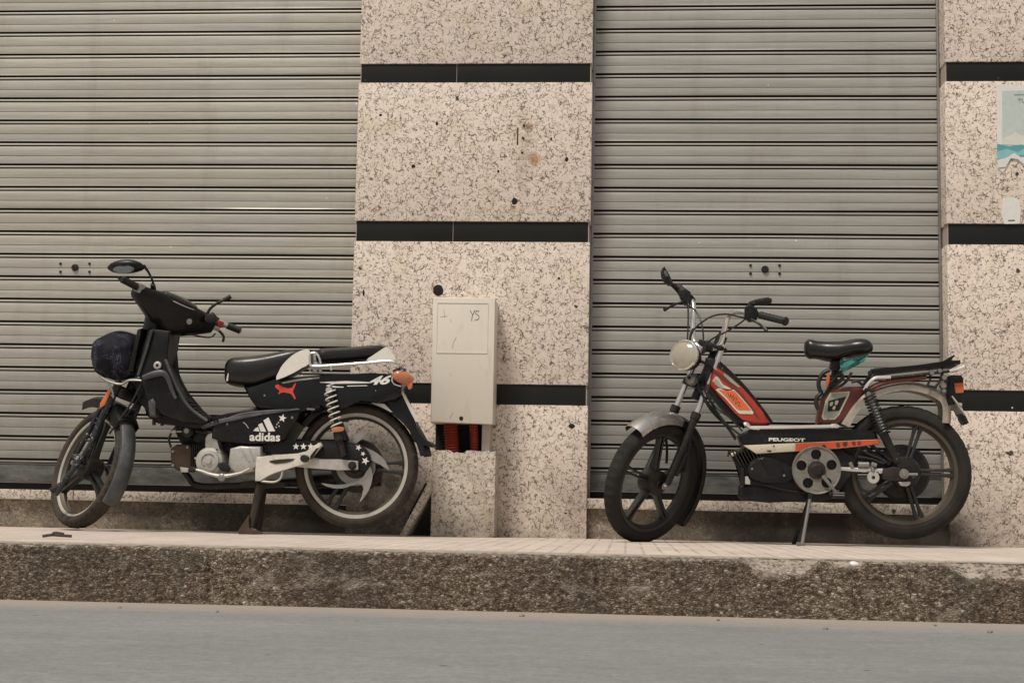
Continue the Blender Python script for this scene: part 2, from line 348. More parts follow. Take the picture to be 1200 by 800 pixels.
def mk_road():
    t = NT('worn_asphalt')
    x, y, z = t.xyz()
    n = t.noise(1.2, 6, .6, src=t.mapp((1, 2.2, 1))); g = t.noise(62, 6, .85); g2 = t.vor(260, 'F1')
    c = t.mix(t.ramp(n.outputs[0], [(.3, 0.), (.7, 1.)]), rgb(.235, .238, .237), rgb(.31, .312, .308))
    c = t.mix(t.ramp(g.outputs[0], [(.38, .55), (.62, 0.)]), c, rgb(.11, .11, .11))
    s = t.n('ShaderNodeSeparateColor'); t.l(g2.outputs['Color'], s.inputs[0])
    c = t.mix(t.ramp(s.outputs[0], [(.93, 0.), (.97, .35)]), c, rgb(.38, .36, .33))
    m1 = t.ramp(t.noise(16, 5, .8, src=t.mapp((.55, 2.0, 1))).outputs[0], [(.36, .0), (.66, .55)]); c = t.mix(m1, c, rgb(.165, .165, .160))
    m2 = t.ramp(t.noise(34, 3, .8, src=t.mapp((.8, 2.6, 1), (2, 5, 0))).outputs[0], [(.60, .0), (.72, .55)]); c = t.mix(m2, c, rgb(.40, .395, .38))
    m3 = t.ramp(t.noise(30, 3, .8, src=t.mapp((.7, 3.0, 1), (8, 1, 0))).outputs[0], [(.62, .0), (.72, .6)]); c = t.mix(m3, c, rgb(.09, .088, .085))
    sk = t.vor(6, 'F1'); s3 = t.n('ShaderNodeSeparateColor'); t.l(sk.outputs['Color'], s3.inputs[0])
    c = t.mix(t.math('MULTIPLY', t.ramp(s3.outputs[0], [(.6, 0.), (.61, 1.)]), t.ramp(sk.outputs[0], [(.035, .9), (.06, 0.)])), c, rgb(.05, .045, .04))
    oil_shade = t.ramp(t.noise(2.1, 5, .7, src=t.mapp((.5, 1.6, 1), (9, 3, 0))).outputs[0], [(.55, 0.), (.72, .4)]); c = t.mix(oil_shade, c, rgb(.15, .15, .15))
    mr = t.n('ShaderNodeMapRange'); t.l(t.math('ADD', y, t.math('MULTIPLY', t.noise(3, 5, .7).outputs[0], .22)), mr.inputs[0])
    mr.inputs[1].default_value = KY-.30; mr.inputs[2].default_value = KY+.12
    c = t.mix(t.math('MULTIPLY', mr.outputs[0], .75), c, rgb(.42, .345, .28))
    t.bump(g.outputs[0], .35, .002)
    return t.set(color=c, rough=.8, spec=.25)
MT['road'] = mk_road()
MT['joint'] = flat('pale_stone_edge', (.42, .36, .29), .6)

# ------------------------------------------------------------------ mesh helpers
def root(name, label, cat, loc, group=None):
    o = bpy.data.objects.new(name, None); C.objects.link(o); o.empty_display_size = .1
    o.location = loc; o['label'] = label; o['category'] = cat
    if group: o['group'] = group
    return o
def top_of(o):
    while o.parent: o = o.parent
    return o
def obj(name, bm, mat, parent=None, sharp=35, label=None):
    """link a bmesh given in world coordinates as ONE mesh object under its thing"""
    if parent is not None:
        bmesh.ops.translate(bm, vec=-V(top_of(parent).location), verts=bm.verts)
    bmesh.ops.recalc_face_normals(bm, faces=bm.faces)
    for f in bm.faces: f.smooth = True
    for e in bm.edges:
        if len(e.link_faces) == 2 and e.calc_face_angle(0) > rad(sharp): e.smooth = False
    me = bpy.data.meshes.new(name); bm.to_mesh(me); bm.free()
    for m in (mat if isinstance(mat, (list, tuple)) else [mat]): me.materials.append(MT[m] if isinstance(m, str) else m)
    o = bpy.data.objects.new(name, me); C.objects.link(o)
    if parent is not None: o.parent = parent
    if label: o['label'] = label
    return o
def tag(o, label, cat, group=None):
    o['label'] = label; o['category'] = cat
    if group: o['group'] = group
    return o
def center_origin(o):
    """move a top-level mesh object's origin to the bottom middle of its mesh"""
    me = o.data; xs = [v.co for v in me.vertices]
    c = V(((min(p.x for p in xs)+max(p.x for p in xs))/2, (min(p.y for p in xs)+max(p.y for p in xs))/2, min(p.z for p in xs)))
    me.transform(Matrix.Translation(-c)); o.location = c; return o

def BM(): return bmesh.new()
def box(bm, c, s, R=None, bev=0, mi=0):
    r = bmesh.ops.create_cube(bm, size=1)
    vs = r['verts']
    bmesh.ops.scale(bm, vec=s, verts=vs)
    if R is not None: bmesh.ops.transform(bm, matrix=R.to_4x4(), verts=vs)
    bmesh.ops.translate(bm, vec=c, verts=vs)
    fs = list({f for v in vs for f in v.link_faces})
    for f in fs: f.material_index = mi
    if bev: bmesh.ops.bevel(bm, geom=list({e for v in vs for e in v.link_edges}), offset=bev, segments=2, affect='EDGES', profile=.6)
    return bm
def boxb(bm, x0, x1, y0, y1, z0, z1, bev=0): return box(bm, ((x0+x1)/2, (y0+y1)/2, (z0+z1)/2), (abs(x1-x0), abs(y1-y0), abs(z1-z0)), bev=bev)
def frame_of(t, ref=None):
    t = t.normalized(); ref = ref or V((0, 1, 0))
    if abs(t.dot(ref)) > .97: ref = V((0, 0, 1)) if abs(t.z) < .9 else V((1, 0, 0))
    u = t.cross(ref).normalized(); v = t.cross(u).normalized()
    return u, v
def spline(pts, k=6, closed=False):
    n = len(pts); out = []
    for i in range(n if closed else n-1):
        if closed: a, b, c, d = pts[(i-1) % n], pts[i], pts[(i+1) % n], pts[(i+2) % n]
        else: a, b, c, d = pts[max(i-1, 0)], pts[i], pts[i+1], pts[min(i+2, n-1)]
        for j in range(k):
            t = j/k
            out.append(.5*((2*b)+(c-a)*t+(2*a-5*b+4*c-d)*t*t+(3*b-a-3*c+d)*t*t*t))
    if not closed: out.append(pts[-1].copy())
    return out
def tube(bm, pts, r, n=10, smooth=0, closed=False, mi=0):
    """a round bar along points; r one radius or one per point"""
    pts = [V(p) for p in pts]
    rs = list(r) if isinstance(r, (list, tuple)) else [r]*len(pts)
    if smooth:
        rv = spline([V((x, 0, 0)) for x in rs], smooth, closed); pts = spline(pts, smooth, closed); rs = [max(.0003, x.x) for x in rv]
    m = len(pts); u = None; rings = []
    for i, p in enumerate(pts):
        a = pts[(i-1) % m] if closed else pts[max(i-1, 0)]; b = pts[(i+1) % m] if closed else pts[min(i+1, m-1)]
        t = (b-a).normalized()
        if u is None: u, v = frame_of(t)
        else:
            u = (u - t*u.dot(t)).normalized(); v = t.cross(u)
        rings.append([bm.verts.new(p + (u*cos(2*pi*k/n)+v*sin(2*pi*k/n))*rs[i]) for k in range(n)])
    for i in range(m if closed else m-1):
        A, B = rings[i], rings[(i+1) % m]
        for k in range(n): bm.faces.new((A[k], A[(k+1) % n], B[(k+1) % n], B[k])).material_index = mi
    if not closed:
        bm.faces.new(rings[0]); bm.faces.new(rings[-1][::-1])
    return bm
def lathe(bm, prof, c, axis, n=48, closed=False, mi=0, ref=None, rmod=None, a0=0, a1=2*pi):
    """profile of (radius, offset along axis) spun round axis"""
    axis = V(axis).normalized(); u, v = frame_of(axis, ref); full = abs(a1-a0-2*pi) < 1e-6
    rings = []
    for i in range(n if full else n+1):
        th = a0+(a1-a0)*i/n; d = u*cos(th)+v*sin(th)
        rings.append([bm.verts.new(c + d*max(1e-5, (rr if rmod is None else rmod(j, i, rr))) + axis*h) for j, (rr, h) in enumerate(prof)])
    m = len(prof)
    for i in range(n):
        A, B = rings[i], rings[(i+1) % len(rings)]
        for j in range(m if closed else m-1):
            k = (j+1) % m
            bm.faces.new((A[j], A[k], B[k], B[j])).material_index = mi
    bmesh.ops.remove_doubles(bm, verts=[x for r in rings for x in r], dist=2e-5)
    return bm
def cyl(bm, a, b, r, n=20, bev=.0015, r2=None):
    a, b = V(a), V(b); h = (b-a).length; r2 = r2 if r2 is not None else r
    bev = min(bev, h*.3, r*.4)
    return lathe(bm, [(0, 0), (r-bev, 0), (r, bev), (r2, h-bev), (r2-bev, h), (0, h)], a, b-a, n)
def px(pts, Y): return [P(x, y, Y) for x, y in pts]
def slab(bm, pts, y0, y1, bev=.004, seg=2, smooth=0, mi=0):
    """outline (world points with any Y) swept from depth y0 (near) to y1 (far), rim rounded"""
    if smooth: pts = spline(pts, smooth, True)
    front = [bm.verts.new((p.x, y0, p.z)) for p in pts]
    back = [bm.verts.new((p.x, y1, p.z)) for p in pts]
    n = len(pts)
    f1 = bm.faces.new(front); f2 = bm.faces.new(back[::-1]); f1.material_index = f2.material_index = mi
    for i in range(n): bm.faces.new((front[i], back[i], back[(i+1) % n], front[(i+1) % n])).material_index = mi
    if bev:
        es = [e for e in f1.edges] + [e for e in f2.edges]
        bmesh.ops.bevel(bm, geom=es, offset=bev, segments=seg, affect='EDGES', profile=.5, clamp_overlap=True)
    return bm
def decal(bm, pts, y, th=.0012):
    """thin vinyl shape standing on a surface facing -Y"""
    return slab(bm, pts, y-th, y, bev=0)
def loft(bm, st, n=20, ex=2.4, cap=True, mi=0):
    """st: (centre, U half axis vector, V half axis vector) superelliptic sections"""
    rings = []
    for c, U, W in st:
        r = []
        for k in range(n):
            t = 2*pi*k/n; a, b = cos(t), sin(t)
            r.append(bm.verts.new(V(c)+V(U)*(math.copysign(abs(a)**(2/ex), a))+V(W)*(math.copysign(abs(b)**(2/ex), b))))
        rings.append(r)
    for A, B in zip(rings, rings[1:]):
        for k in range(n): bm.faces.new((A[k], A[(k+1) % n], B[(k+1) % n], B[k])).material_index = mi
    if cap: bm.faces.new(rings[0]); bm.faces.new(rings[-1][::-1])
    return bm
def loftx(bm, st, Y, ex=2.6, n=22, sm=0):
    """st: (px, ytop, ybottom, half width in metres) cross sections of a long body seen from the side"""
    if sm:
        q = spline([V((a, b, c)) for a, b, c, d in st], sm); w = spline([V((d, 0, 0)) for a, b, c, d in st], sm)
        st = [(a.x, a.y, a.z, b.x) for a, b in zip(q, w)]
    L = []
    for x, yt, yb, hw in st:
        t, b = P(x, yt, Y), P(x, yb, Y); L.append(((t+b)/2, V((0, hw, 0)), (t-b)/2))
    return loft(bm, L, n, ex)
def helix(bm, a, b, R, r, turns, n=10, k=14):
    a, b = V(a), V(b); u, v = frame_of(b-a)
    m = int(turns*k)
    return tube(bm, [a+(b-a)*(i/m)+(u*cos(2*pi*i/k)+v*sin(2*pi*i/k))*R for i in range(m+1)], r, 6)
def star(c, r, rot=0):
    return [V((c.x+(r if i % 2 == 0 else r*.42)*sin(rot+i*pi/5), c.y, c.z+(r if i % 2 == 0 else r*.42)*cos(rot+i*pi/5))) for i in range(10)]
def text(name, s, c, width, mat, parent, y, bold=0., slant=0., rot=0., stretch=1., th=.0012, label=None, height=None):
    cu = bpy.data.curves.new('t', 'FONT'); cu.body = s; cu.align_x = 'CENTER'; cu.align_y = 'CENTER'; cu.extrude = th/2
    cu.offset = bold; cu.shear = slant; cu.size = 1; cu.resolution_u = 4
    ob = bpy.data.objects.new('t', cu); C.objects.link(ob)
    bpy.context.view_layer.update()
    me = bpy.data.meshes.new_from_object(ob.evaluated_get(bpy.context.evaluated_depsgraph_get()))
    bpy.data.objects.remove(ob); bpy.data.curves.remove(cu)
    xs = [v.co.x for v in me.vertices]; ys = [v.co.y for v in me.vertices]
    cx, cy = (min(xs)+max(xs))/2, (min(ys)+max(ys))/2; k = width/(max(xs)-min(xs)); ky = k*stretch
    if height: ky = height/(max(ys)-min(ys))
    bm = bmesh.new(); bm.from_mesh(me); bpy.data.meshes.remove(me)
    for v in bm.verts:
        X, Z = (v.co.x-cx)*k, (v.co.y-cy)*ky
        v.co = V((c.x+X*cos(rot)-Z*sin(rot), y-th/2-v.co.z, c.z+X*sin(rot)+Z*cos(rot)))
    return obj(name, bm, mat, parent, label=label)

def tyre_profile(R, w, rim):
    """closed section of a tyre: (radius, offset); R outer radius, w width, rim inner radius"""
    h = R-rim; p = []
    for i in range(13):
        t = -pi*.5*1.18 + pi*1.18*i/12
        p.append((rim+h*.52 + h*.48*cos(t) if abs(t) < pi/2 else rim+h*.52+h*.9*cos(t), w/2*sin(t)/1.0))
    p = [(rim, -w*.30)] + p + [(rim, w*.30), (rim-.004, w*.24), (rim-.004, -w*.24)]
    return p
def wheel(name, parent, c, up, fwd, ax, R, w, rim, tyremat, rimmat, spokemat, nsp, paired=.0, tread=True, hubr=.045, edge=.011, phase=0, spw=.016):
    """cast wheel: tyre, rim, spokes, hub as meshes under one wheel part; ax points to the viewer"""
    bm = BM()
    def md(j, i, rr):
        return rr-(.0050 if (tread and 5 <= j <= 11 and (i+(j % 2)) % 3 == 0) else 0)
    ref = up
    lathe(bm, tyre_profile(R, w, rim), c, ax, 132, closed=True, rmod=md, ref=ref)
    wh = obj(name, bm, tyremat, parent, sharp=28)
    bm = BM()
    wr = w*.30
    prof = [(rim-.002, wr-.004), (rim-edge, wr-.004), (rim-edge-.004, wr-.010), (rim-edge-.012, .004), (rim-edge-.012, -.004), (rim-edge-.004, -wr+.010), (rim-edge, -wr+.004), (rim-.002, -wr+.004)]
    lathe(bm, prof, c, ax, 72, closed=True, ref=ref)
    rm = obj('rim', bm, 'rimtan' if rimmat != 'spoke' else 'spoke', wh)
    for s_ in (1, -1):
        bm = BM(); prof = [(rim+.003, s_*(wr-.002)), (rim+.003, s_*(wr+.003)), (rim-edge+.002, s_*(wr+.002)), (rim-edge-.001, s_*(wr-.003)), (rim-edge+.002, s_*(wr-.0035))]
        lathe(bm, prof, c, ax, 72, closed=True, ref=ref); obj('rim_lip', bm, rimmat, rm)
    bm = BM(); ri = rim-edge-.004
    for k in range(nsp):
        th = phase+2*pi*k/nsp
        for s_ in ((-1, 1) if paired else (0,)):
            a = th+s_*paired; b = th+s_*paired*.35
            di = up*cos(a)+fwd*sin(a); do = up*cos(b)+fwd*sin(b)
            tn = di.cross(ax).normalized()
            A, B = c+di*hubr*.8, c+do*ri
            st = []
            for q, (ww, dd) in zip((0, .3, .75, 1.), ((spw*1.1, .020), (spw*.8, .015), (spw*.75, .013), (spw*1.25, .016))):
                st.append((A+(B-A)*q, tn*ww/2*1.0, ax*dd))
            loft(bm, st, 8, 4)
    obj('spokes', bm, spokemat, wh)
    return wh
def fender(bm, c, up, fwd, ax, R, a0, a1, half, lip=.02, n=30, th=.0025, crown=.012):
    """curved mudguard sheet; angles from up towards fwd"""
    prof = [(-half, -lip), (-half*.96, -lip*.2), (-half*.6, crown*.6), (0, crown), (half*.6, crown*.6), (half*.96, -lip*.2), (half, -lip)]
    prof = prof + [(q*.97, r-th) for q, r in prof[::-1]]
    rings = []
    for i in range(n+1):
        t = a0+(a1-a0)*i/n; d = up*cos(t)+fwd*sin(t); rr = R(t) if callable(R) else R
        rings.append([bm.verts.new(c+d*(rr+h)+ax*q) for q, h in prof])
    m = len(prof)
    for A, B in zip(rings, rings[1:]):
        for k in range(m): bm.faces.new((A[k], A[(k+1) % m], B[(k+1) % m], B[k]))
    bm.faces.new(rings[0]); bm.faces.new(rings[-1][::-1])
    return bm
def ellipse_pts(cx, cy, rx, ry, Y, n=20, rot=0):
    return [P(cx+rx*cos(t)*cos(rot)-ry*sin(t)*sin(rot), cy+rx*cos(t)*sin(rot)+ry*sin(t)*cos(rot), Y) for t in [2*pi*i/n for i in range(n)]]

# ================================================================== SETTING
bm = BM()   # ground sheet (road) reaching the horizon
for (x0, x1, y0, y1) in [(-400, 400, -500, KY+.35)]:
    vs = [bm.verts.new(p) for p in ((x0, y0, ROADZ), (x1, y0, ROADZ), (x1, y1, ROADZ), (x0, y1, ROADZ))]; bm.faces.new(vs)
o = obj('road', bm, 'road'); o['kind'] = 'structure'
bm = BM()
vs = [bm.verts.new(p) for p in ((-400, KY+.11, 0), (400, KY+.11, 0), (400, 60, 0), (-400, 60, 0))]; bm.faces.new(vs)
o = obj('pavement', bm, 'pavement'); o['kind'] = 'structure'

# kerb: exposed pebble face, rough lip, broken mortar patches at its top on the right
def kerb():
    bm = BM(); col = bm.loops.layers.color.new('mortar')
    x0, x1, dx = -4.2, 3.6, .0075
    nx = int((x1-x0)/dx)
    # profile param: list of (depth y, z) from bottom front up and back over the top
    H = -ROADZ; nf = 24; rows = []
    for k in range(nf+1): rows.append(('f', k/nf))
    for k in range(1, 12): rows.append(('t', k/11))
    def chip(x):   # how far the top lip is broken away (metres), 0..
        c = 0
        for a, b, d in ((P(868, 660, KY).x, P(962, 660, KY).x, .045), (P(970, 660, KY).x, P(1018, 660, KY).x, .022), (P(1105, 660, KY).x, P(1260, 660, KY).x, .050)):
            if a < x < b:
                t = (x-a)/(b-a); c = max(c, d*min(1, 5*t, 5*(1-t)))
        return c
    grid = []; mor = []; joints = [P(q, 690, KY).x for q in (-250, 243, 700, 1003, 1400)]
    for i in range(nx+1):
        x = x0+dx*i; r = []; mm = []
        ch = chip(x)*(1+.25*noise.noise(V((x*14, 3, 0))))
        for kind, t in rows:
            if kind == 'f':
                z = ROADZ-.01+(H+.01)*t; y = KY+.012*t
                pb = noise.voronoi(V((x*85, z*95, .5)))[0][0]
                n1 = noise.noise(V((x*9, z*9, 1)))*.006; n2 = (pb-.45)*.010
                if any(abs(x-xj-.004*noise.noise(V((z*30, xj, 0)))) < .005 for xj in joints): n2 += .008
                y += n1+n2
                m = max(0, (t-.66)/.34)*.70 + .25*max(0, noise.noise(V((x*3.1, 7, z*8))))*(t > .7)
                zz = z
                if t > .88: zz = z-.006*((t-.88)/.12)+.003*noise.noise(V((x*25, 0, 4)))
                if ch > 0:
                    zt = -ch
                    if z > zt:
                        q = (z-zt)/max(ch, .004); y = KY+.012+q*.085+n1*.6+.003*noise.noise(V((x*30, z*60, 9))); m = .80 - .25*max(0, noise.noise(V((x*11, 1, 0)))); zz = zt+(z-zt)*.92
                        if q < .12: m = .65
            else:
                y = KY+.012+.11*t+.006*(1-t); zz = .001-.005*(1-t)+.003*noise.noise(V((x*18, y*18, 2)))+.005*noise.noise(V((x*70, y*70, 2)))*(1-t)
                if ch > 0: y = max(y, KY+.10)
                m = .62+.35*t
                if t > .95: zz = .0035
            r.append(bm.verts.new((x, y, zz))); mm.append(min(1, m))
        grid.append(r); mor.append(mm)
    for i in range(nx):
        for j in range(len(rows)-1):
            f = bm.faces.new((grid[i][j], grid[i+1][j], grid[i+1][j+1], grid[i][j+1]))
            for l, mval in zip(f.loops, (mor[i][j], mor[i+1][j], mor[i+1][j+1], mor[i][j+1])): l[col] = (mval, mval, mval, 1)
    o = obj('kerb', bm, 'kerb', sharp=180); o['kind'] = 'structure'
kerb()

# ------------------------------------------------------------------ building
XL0, XL1 = -5.2, -1.2983      # left shutter opening
XM1 = -.1875                  # right edge of the middle pillar
XR = 1.4477                   # left edge of the right pillar
bands = [(2.1355, 2.2281), (1.3705, 1.4672), (.6079, .7031)]
TOP = 3.05
bld = root('shop_building', 'building front of speckled beige terrazzo with black stripes and closed roller shutters', 'building', (0, .3, 0))

def pillar(x0, x1, lab):
    """terrazzo panels with recessed black bands, edges slightly rounded"""
    bm = BM(); zs = [-.02]
    for b0, b1 in bands[::-1]: zs += [b0, b1]
    zs.append(TOP)
    for k in range(0, len(zs), 2):
        j = .0015*(k % 4 == 0)
        boxb(bm, x0-j, x1+j, 0-j, .42, zs[k], zs[k+1], bev=.004)
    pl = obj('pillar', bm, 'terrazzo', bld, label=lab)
    for b0, b1 in bands:
        bm = BM(); w = x1-x0; xx = x0+.008
        for fr in ((.42, 1.) if w < 2 else (.2, .4, .6, .8, 1.)):
            xe = x0+w*fr-(.008 if fr == 1 else 0)
            boxb(bm, xx, xe-.0015, .0075, .41, b0+.0005, b1-.0005, bev=.001); xx = xe+.0015
        st = obj('black_band', bm, 'blackstone', pl)
        bm = BM()   # pale mortar the band tiles are set in
        boxb(bm, x0+.0045, x1-.0045, .010, .40, b0+.0008, b1-.0008)
        obj('band_mortar', bm, 'joint', pl)
    return pl
pillar(XL1, XM1, 'middle terrazzo pillar between the two shutters')
pillar(XR, 5.0, 'right terrazzo pillar with a poster on it')
bm = BM(); boxb(bm, -5.2, 5.0, -.002, .42, TOP+.001, 3.9, bev=.004); obj('upper_wall', bm, 'terrazzo', bld)
bm = BM(); boxb(bm, -8.0, -5.202, 0, .42, -.02, 3.9, bev=.004); obj('wall', bm, 'terrazzo', bld)

def sill(x0, x1, zt, lab):
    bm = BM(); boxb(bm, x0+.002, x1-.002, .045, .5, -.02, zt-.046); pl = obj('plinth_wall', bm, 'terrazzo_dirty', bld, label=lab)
    bm = BM(); xx = x0+.002; seg = max(1, round((x1-x0)/1.3)); 
    for k in range(seg):
        xe = x0+(x1-x0)*(k+1)/seg; boxb(bm, xx, xe-.002, .006, .30, zt-.045, zt, bev=.004); xx = xe+.001
    obj('sill', bm, 'terrazzo_box', pl)
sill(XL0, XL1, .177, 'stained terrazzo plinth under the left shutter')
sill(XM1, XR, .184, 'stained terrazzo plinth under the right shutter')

def shutter(x0, x1, zoff, zbot, mat, lab, seed):
    bm = BM(); per = .1110; k0 = -5; k1 = 20
    # one slat from its thick joint (z=0) down; (dz, depth, is_groove)
    prof = [(0., .0, 1), (-.0004, .016, 1), (-.0116, .018, 1), (-.0119, -.0012, 0), (-.0155, -.0022, 0), (-.0205, -.0010, 1), (-.0207, .014, 1), (-.0268, .014, 1), (-.0271, .0002, 0),
            (-.0300, -.0006, 0), (-.050, -.0010, 0), (-.0700, -.0004, 0), (-.0722, .0, 1), (-.0728, .0030, 1), (-.0740, .0030, 1), (-.0745, .0, 0), (-.0800, -.0006, 0), (-.098, -.0008, 0), (-.1060, .0, 0)]
    nx = int((x1-x0)/.12)
    cols = []
    for i in range(nx+1):
        x = x0+(x1-x0)*i/nx; col = []
        for k in range(k0, k1+1):
            zc = 2.5495+zoff-per*k
            jz = .0016*noise.noise(V((x*.8, k*3.7+seed, 0))); jy = .0022*noise.noise(V((x*.9, k*5.1+seed, 5)))
            for dz, dy, g in (prof if k < k1 else prof[:8]):
                col.append((V((x, REC+dy+jy, zc+dz+jz)), g))
        cols.append([(bm.verts.new(p), g) for p, g in col])
    for A, B in zip(cols, cols[1:]):
        for j in range(len(A)-1):
            f = bm.faces.new((A[j][0], B[j][0], B[j+1][0], A[j+1][0]))
            f.material_index = 1 if (A[j][1] and A[j+1][1]) else 0
    sh = obj('roller_shutter', bm, [mat, 'groove'], bld, sharp=25, label=lab)
    bm = BM(); zt = 2.5495+zoff-per*k1-.0255     # bottom bar, then a dark strip for the gap below it
    boxb(bm, x0, x1, REC-.012, REC+.03, zbot+.034, zt-.006, bev=.004)
    boxb(bm, x0, x1, REC-.014, REC+.028, zt-.0055, zt+.0005, bev=.001)
    obj('bottom_bar', bm, 'bar', sh)
    bm = BM(); boxb(bm, x0, x1, REC+.006, REC+.03, zbot-.002, zbot+.033); obj('gap_shade_strip', bm, 'hole', sh)  # dark strip painting the shade of the gap above the sill
    for s, xx in ((0, x0), (1, x1)):   # side guides
        bm = BM(); w = .012; a = xx+(.001 if s == 0 else -w-.001)
        boxb(bm, a, a+w, REC-.018, REC+.03, zbot, TOP, bev=.002); obj('guide_rail', bm, 'steel', sh)
    return sh
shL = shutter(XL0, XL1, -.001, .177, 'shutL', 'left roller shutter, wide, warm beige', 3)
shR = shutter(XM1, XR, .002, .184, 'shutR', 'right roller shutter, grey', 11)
def lockplate(sh, cx, cy):
    c = P(cx, cy, REC); y = REC-.004
    bm = BM(); lathe(bm, [(0, -.012), (.0125, -.012), (.0165, -.007), (.0175, 0), (0, 0)], V((c.x, y+.004, c.z)), V((0, 1, 0)), 18); lk = obj('lock', bm, 'engine', sh)
    bm = BM(); boxb(bm, c.x-.002, c.x+.002, y-.0095, y-.007, c.z-.007, c.z+.007); obj('keyhole', bm, 'hole', lk)
    for dx, dy in ((-17, -4.5), (17, -4.5), (-17, 5), (17, 5)):
        q = P(cx+dx, cy+dy, REC); bm = BM(); lathe(bm, [(0, -.007), (.0045, -.0065), (.0065, -.003), (.0068, .002), (0, .002)], V((q.x, y+.003, q.z)), V((0, 1, 0)), 12); obj('screw', bm, 'engine', sh)
lockplate(shL, 88, 313.5); lockplate(shR, 896.5, 315.5)

# marks on the middle pillar: plugged bore, chiselled slots with rust, dark inclusions
def lump(cx, cy, rx, ry, Y, d=.003, seed=0):
    c = P(cx, cy, Y); bm = BM(); n = 14; k = 1/262
    rim = [bm.verts.new((c.x+rx*k*cos(2*pi*i/n)*(1+.3*noise.noise(V((i*1.3, seed, 0)))), Y, c.z+ry*k*sin(2*pi*i/n)*(1+.3*noise.noise(V((i*1.7, seed, 4)))))) for i in range(n)]
    inn = [bm.verts.new((c.x+(v.co.x-c.x)*.75, Y-d, c.z+(v.co.z-c.z)*.75)) for v in rim]
    for i in range(n): bm.faces.new((rim[i], rim[(i+1) % n], inn[(i+1) % n], inn[i]))
    bm.faces.new(inn); return bm
pm = [o for o in bld.children if o.name.startswith('pillar')][0]
obj('plugged_hole', lump(513.5, 340, 6.5, 7, -.0015, .002, 1), 'hole', pm)
for i, (a, b, c_, d_) in enumerate([(603, 236, 3.5, 4.5), (484.5, 195, 2.6, 2.2), (512, 145, 1.6, 2.6), (664, 187, 2.2, 3), (446, 135, 2, 1.6), (584, 201, 1.5, 1.8), (646, 163, 1.2, 2.2), (663, 601, 1.6, 1), (670, 499, 4, 3), (655, 326, 1.6, 1.4), (426, 343, 1.3, 4)]):
    obj('dark_inclusion', lump(a, b, c_, d_, -.0015, .0012, i+5), 'hole', pm)
def stain_mat():
    t = NT('rust_stain'); n = t.noise(45, 5, .7)
    c = t.mix(n.outputs[0], rgb(.22, .12, .06), rgb(.46, .32, .22))
    return t.set(color=c, rough=.8)
MT['stain'] = stain_mat()
bm = BM(); slab(bm, px([(474, 629), (480, 600), (498, 566), (540, 566), (540, 629)], 0), -.0035, .004, bev=0); obj('cladding_gap', bm, 'hole', pm)
for i, (a, b, c_, d_) in enumerate([(621, 148, 4, 1.8), (613, 140, 3.5, 1.2), (603, 158, 1.4, 3)]):
    obj('rust_stain', lump(a, b, c_, d_, -.0015, .0006, i+30), 'stain', pm)
bm = BM(); q0, q1 = P(607.5, 145, 0), P(619, 187, 0); boxb(bm, q0.x, q1.x-.008, -.0025, .01, q1.z, q0.z, bev=.001)
obj('patch_plate', bm, 'terrazzo', pm)
for (a, b) in ((614, 147), (613, 162), (612, 179)): obj('screw_hole', lump(a, b, 1.5, 1.5, -.0041, .0005, a), 'hole', pm)
bm = BM(); q0, q1 = P(606.2, 150, 0), P(607.3, 170, 0); boxb(bm, q0.x, q1.x, -.003, .004, q1.z, q0.z); obj('slot', bm, 'hole', pm)

# ------------------------------------------------------------------ meter cabinet, pedestal and conduits
CY = -.17
cb = root('meter_cabinet', 'cream electricity meter cabinet with YS pencilled on its door, on the middle pillar', 'cabinet', (P(542, 500, CY).x, -.09, P(542, 500, CY).z))
a = P(506.5, 348.5, CY); b = P(579, 497, CY)
bm = BM(); boxb(bm, a.x+.004, b.x-.006, CY+.012, -.001, b.z+.004, a.z-.003, bev=.006); obj('cabinet_body', bm, 'cabinet', cb)
bm = BM(); pts = [P(508, 348.5, CY), P(580.5, 349.5, CY), P(578, 497.5, CY), P(505, 494.5, CY)]
slab(bm, pts, CY-.012, CY+.011, bev=.0045, seg=3); dr = obj('cabinet_door', bm, 'cabinet', cb)
bm = BM(); w0, w1 = P(513, 355, CY), P(571.5, 414.5, CY); yy = CY-.012
for (x0, x1, z0, z1) in ((w0.x, w1.x, w1.z, w1.z+.0035), (w1.x-.0028, w1.x, w1.z+.0036, w0.z), (w0.x, w0.x+.0018, w1.z+.0036, w0.z), (w0.x+.002, w1.x-.003, w0.z-.0018, w0.z)):
    boxb(bm, x0, x1, yy-.0022, yy+.001, z0, z1)
obj('inspection_panel', bm, 'cabinet', dr)
bm = BM(); q = P(540.5, 490, yy); lathe(bm, [(0, -.003), (.007, -.003), (.0095, 0), (0, 0)], V((q.x, yy, q.z)), V((0, 1, 0)), 16); obj('door_lock', bm, 'hole', dr)
def scribble(name, strokes, y, parent, r=.0011, mat='graphite'):
    bm = BM()
    for s in strokes: tube(bm, [P(x, yv, y)+V((0, 0, 0)) for x, yv in s], r, 5, smooth=3 if len(s) > 2 else 0)
    return obj(name, bm, mat, parent)
yz = yy-.0004
scribble('handwriting', [[(551, 363.5), (553.8, 369)], [(556.8, 363), (553.6, 370), (552.6, 376)], [(561.5, 364.6), (558.5, 364.2), (557.6, 367.3), (561.2, 370), (560.6, 373.8), (557, 374.6)], [(556, 375), (556.3, 375.4)]], yz, dr, .0014)
for st_1 in ([(528, 374), (528.5, 378)], [(527, 490.5), (531, 482.5)], [(540.4, 492), (540.6, 495)], [(528, 437), (528.6, 441)], [(535, 395), (532, 400), (530, 408)], [(520, 362), (521, 372)], [(516, 371), (524, 370.6)]): scribble('scratch', [st_1], yz, dr, .0006)
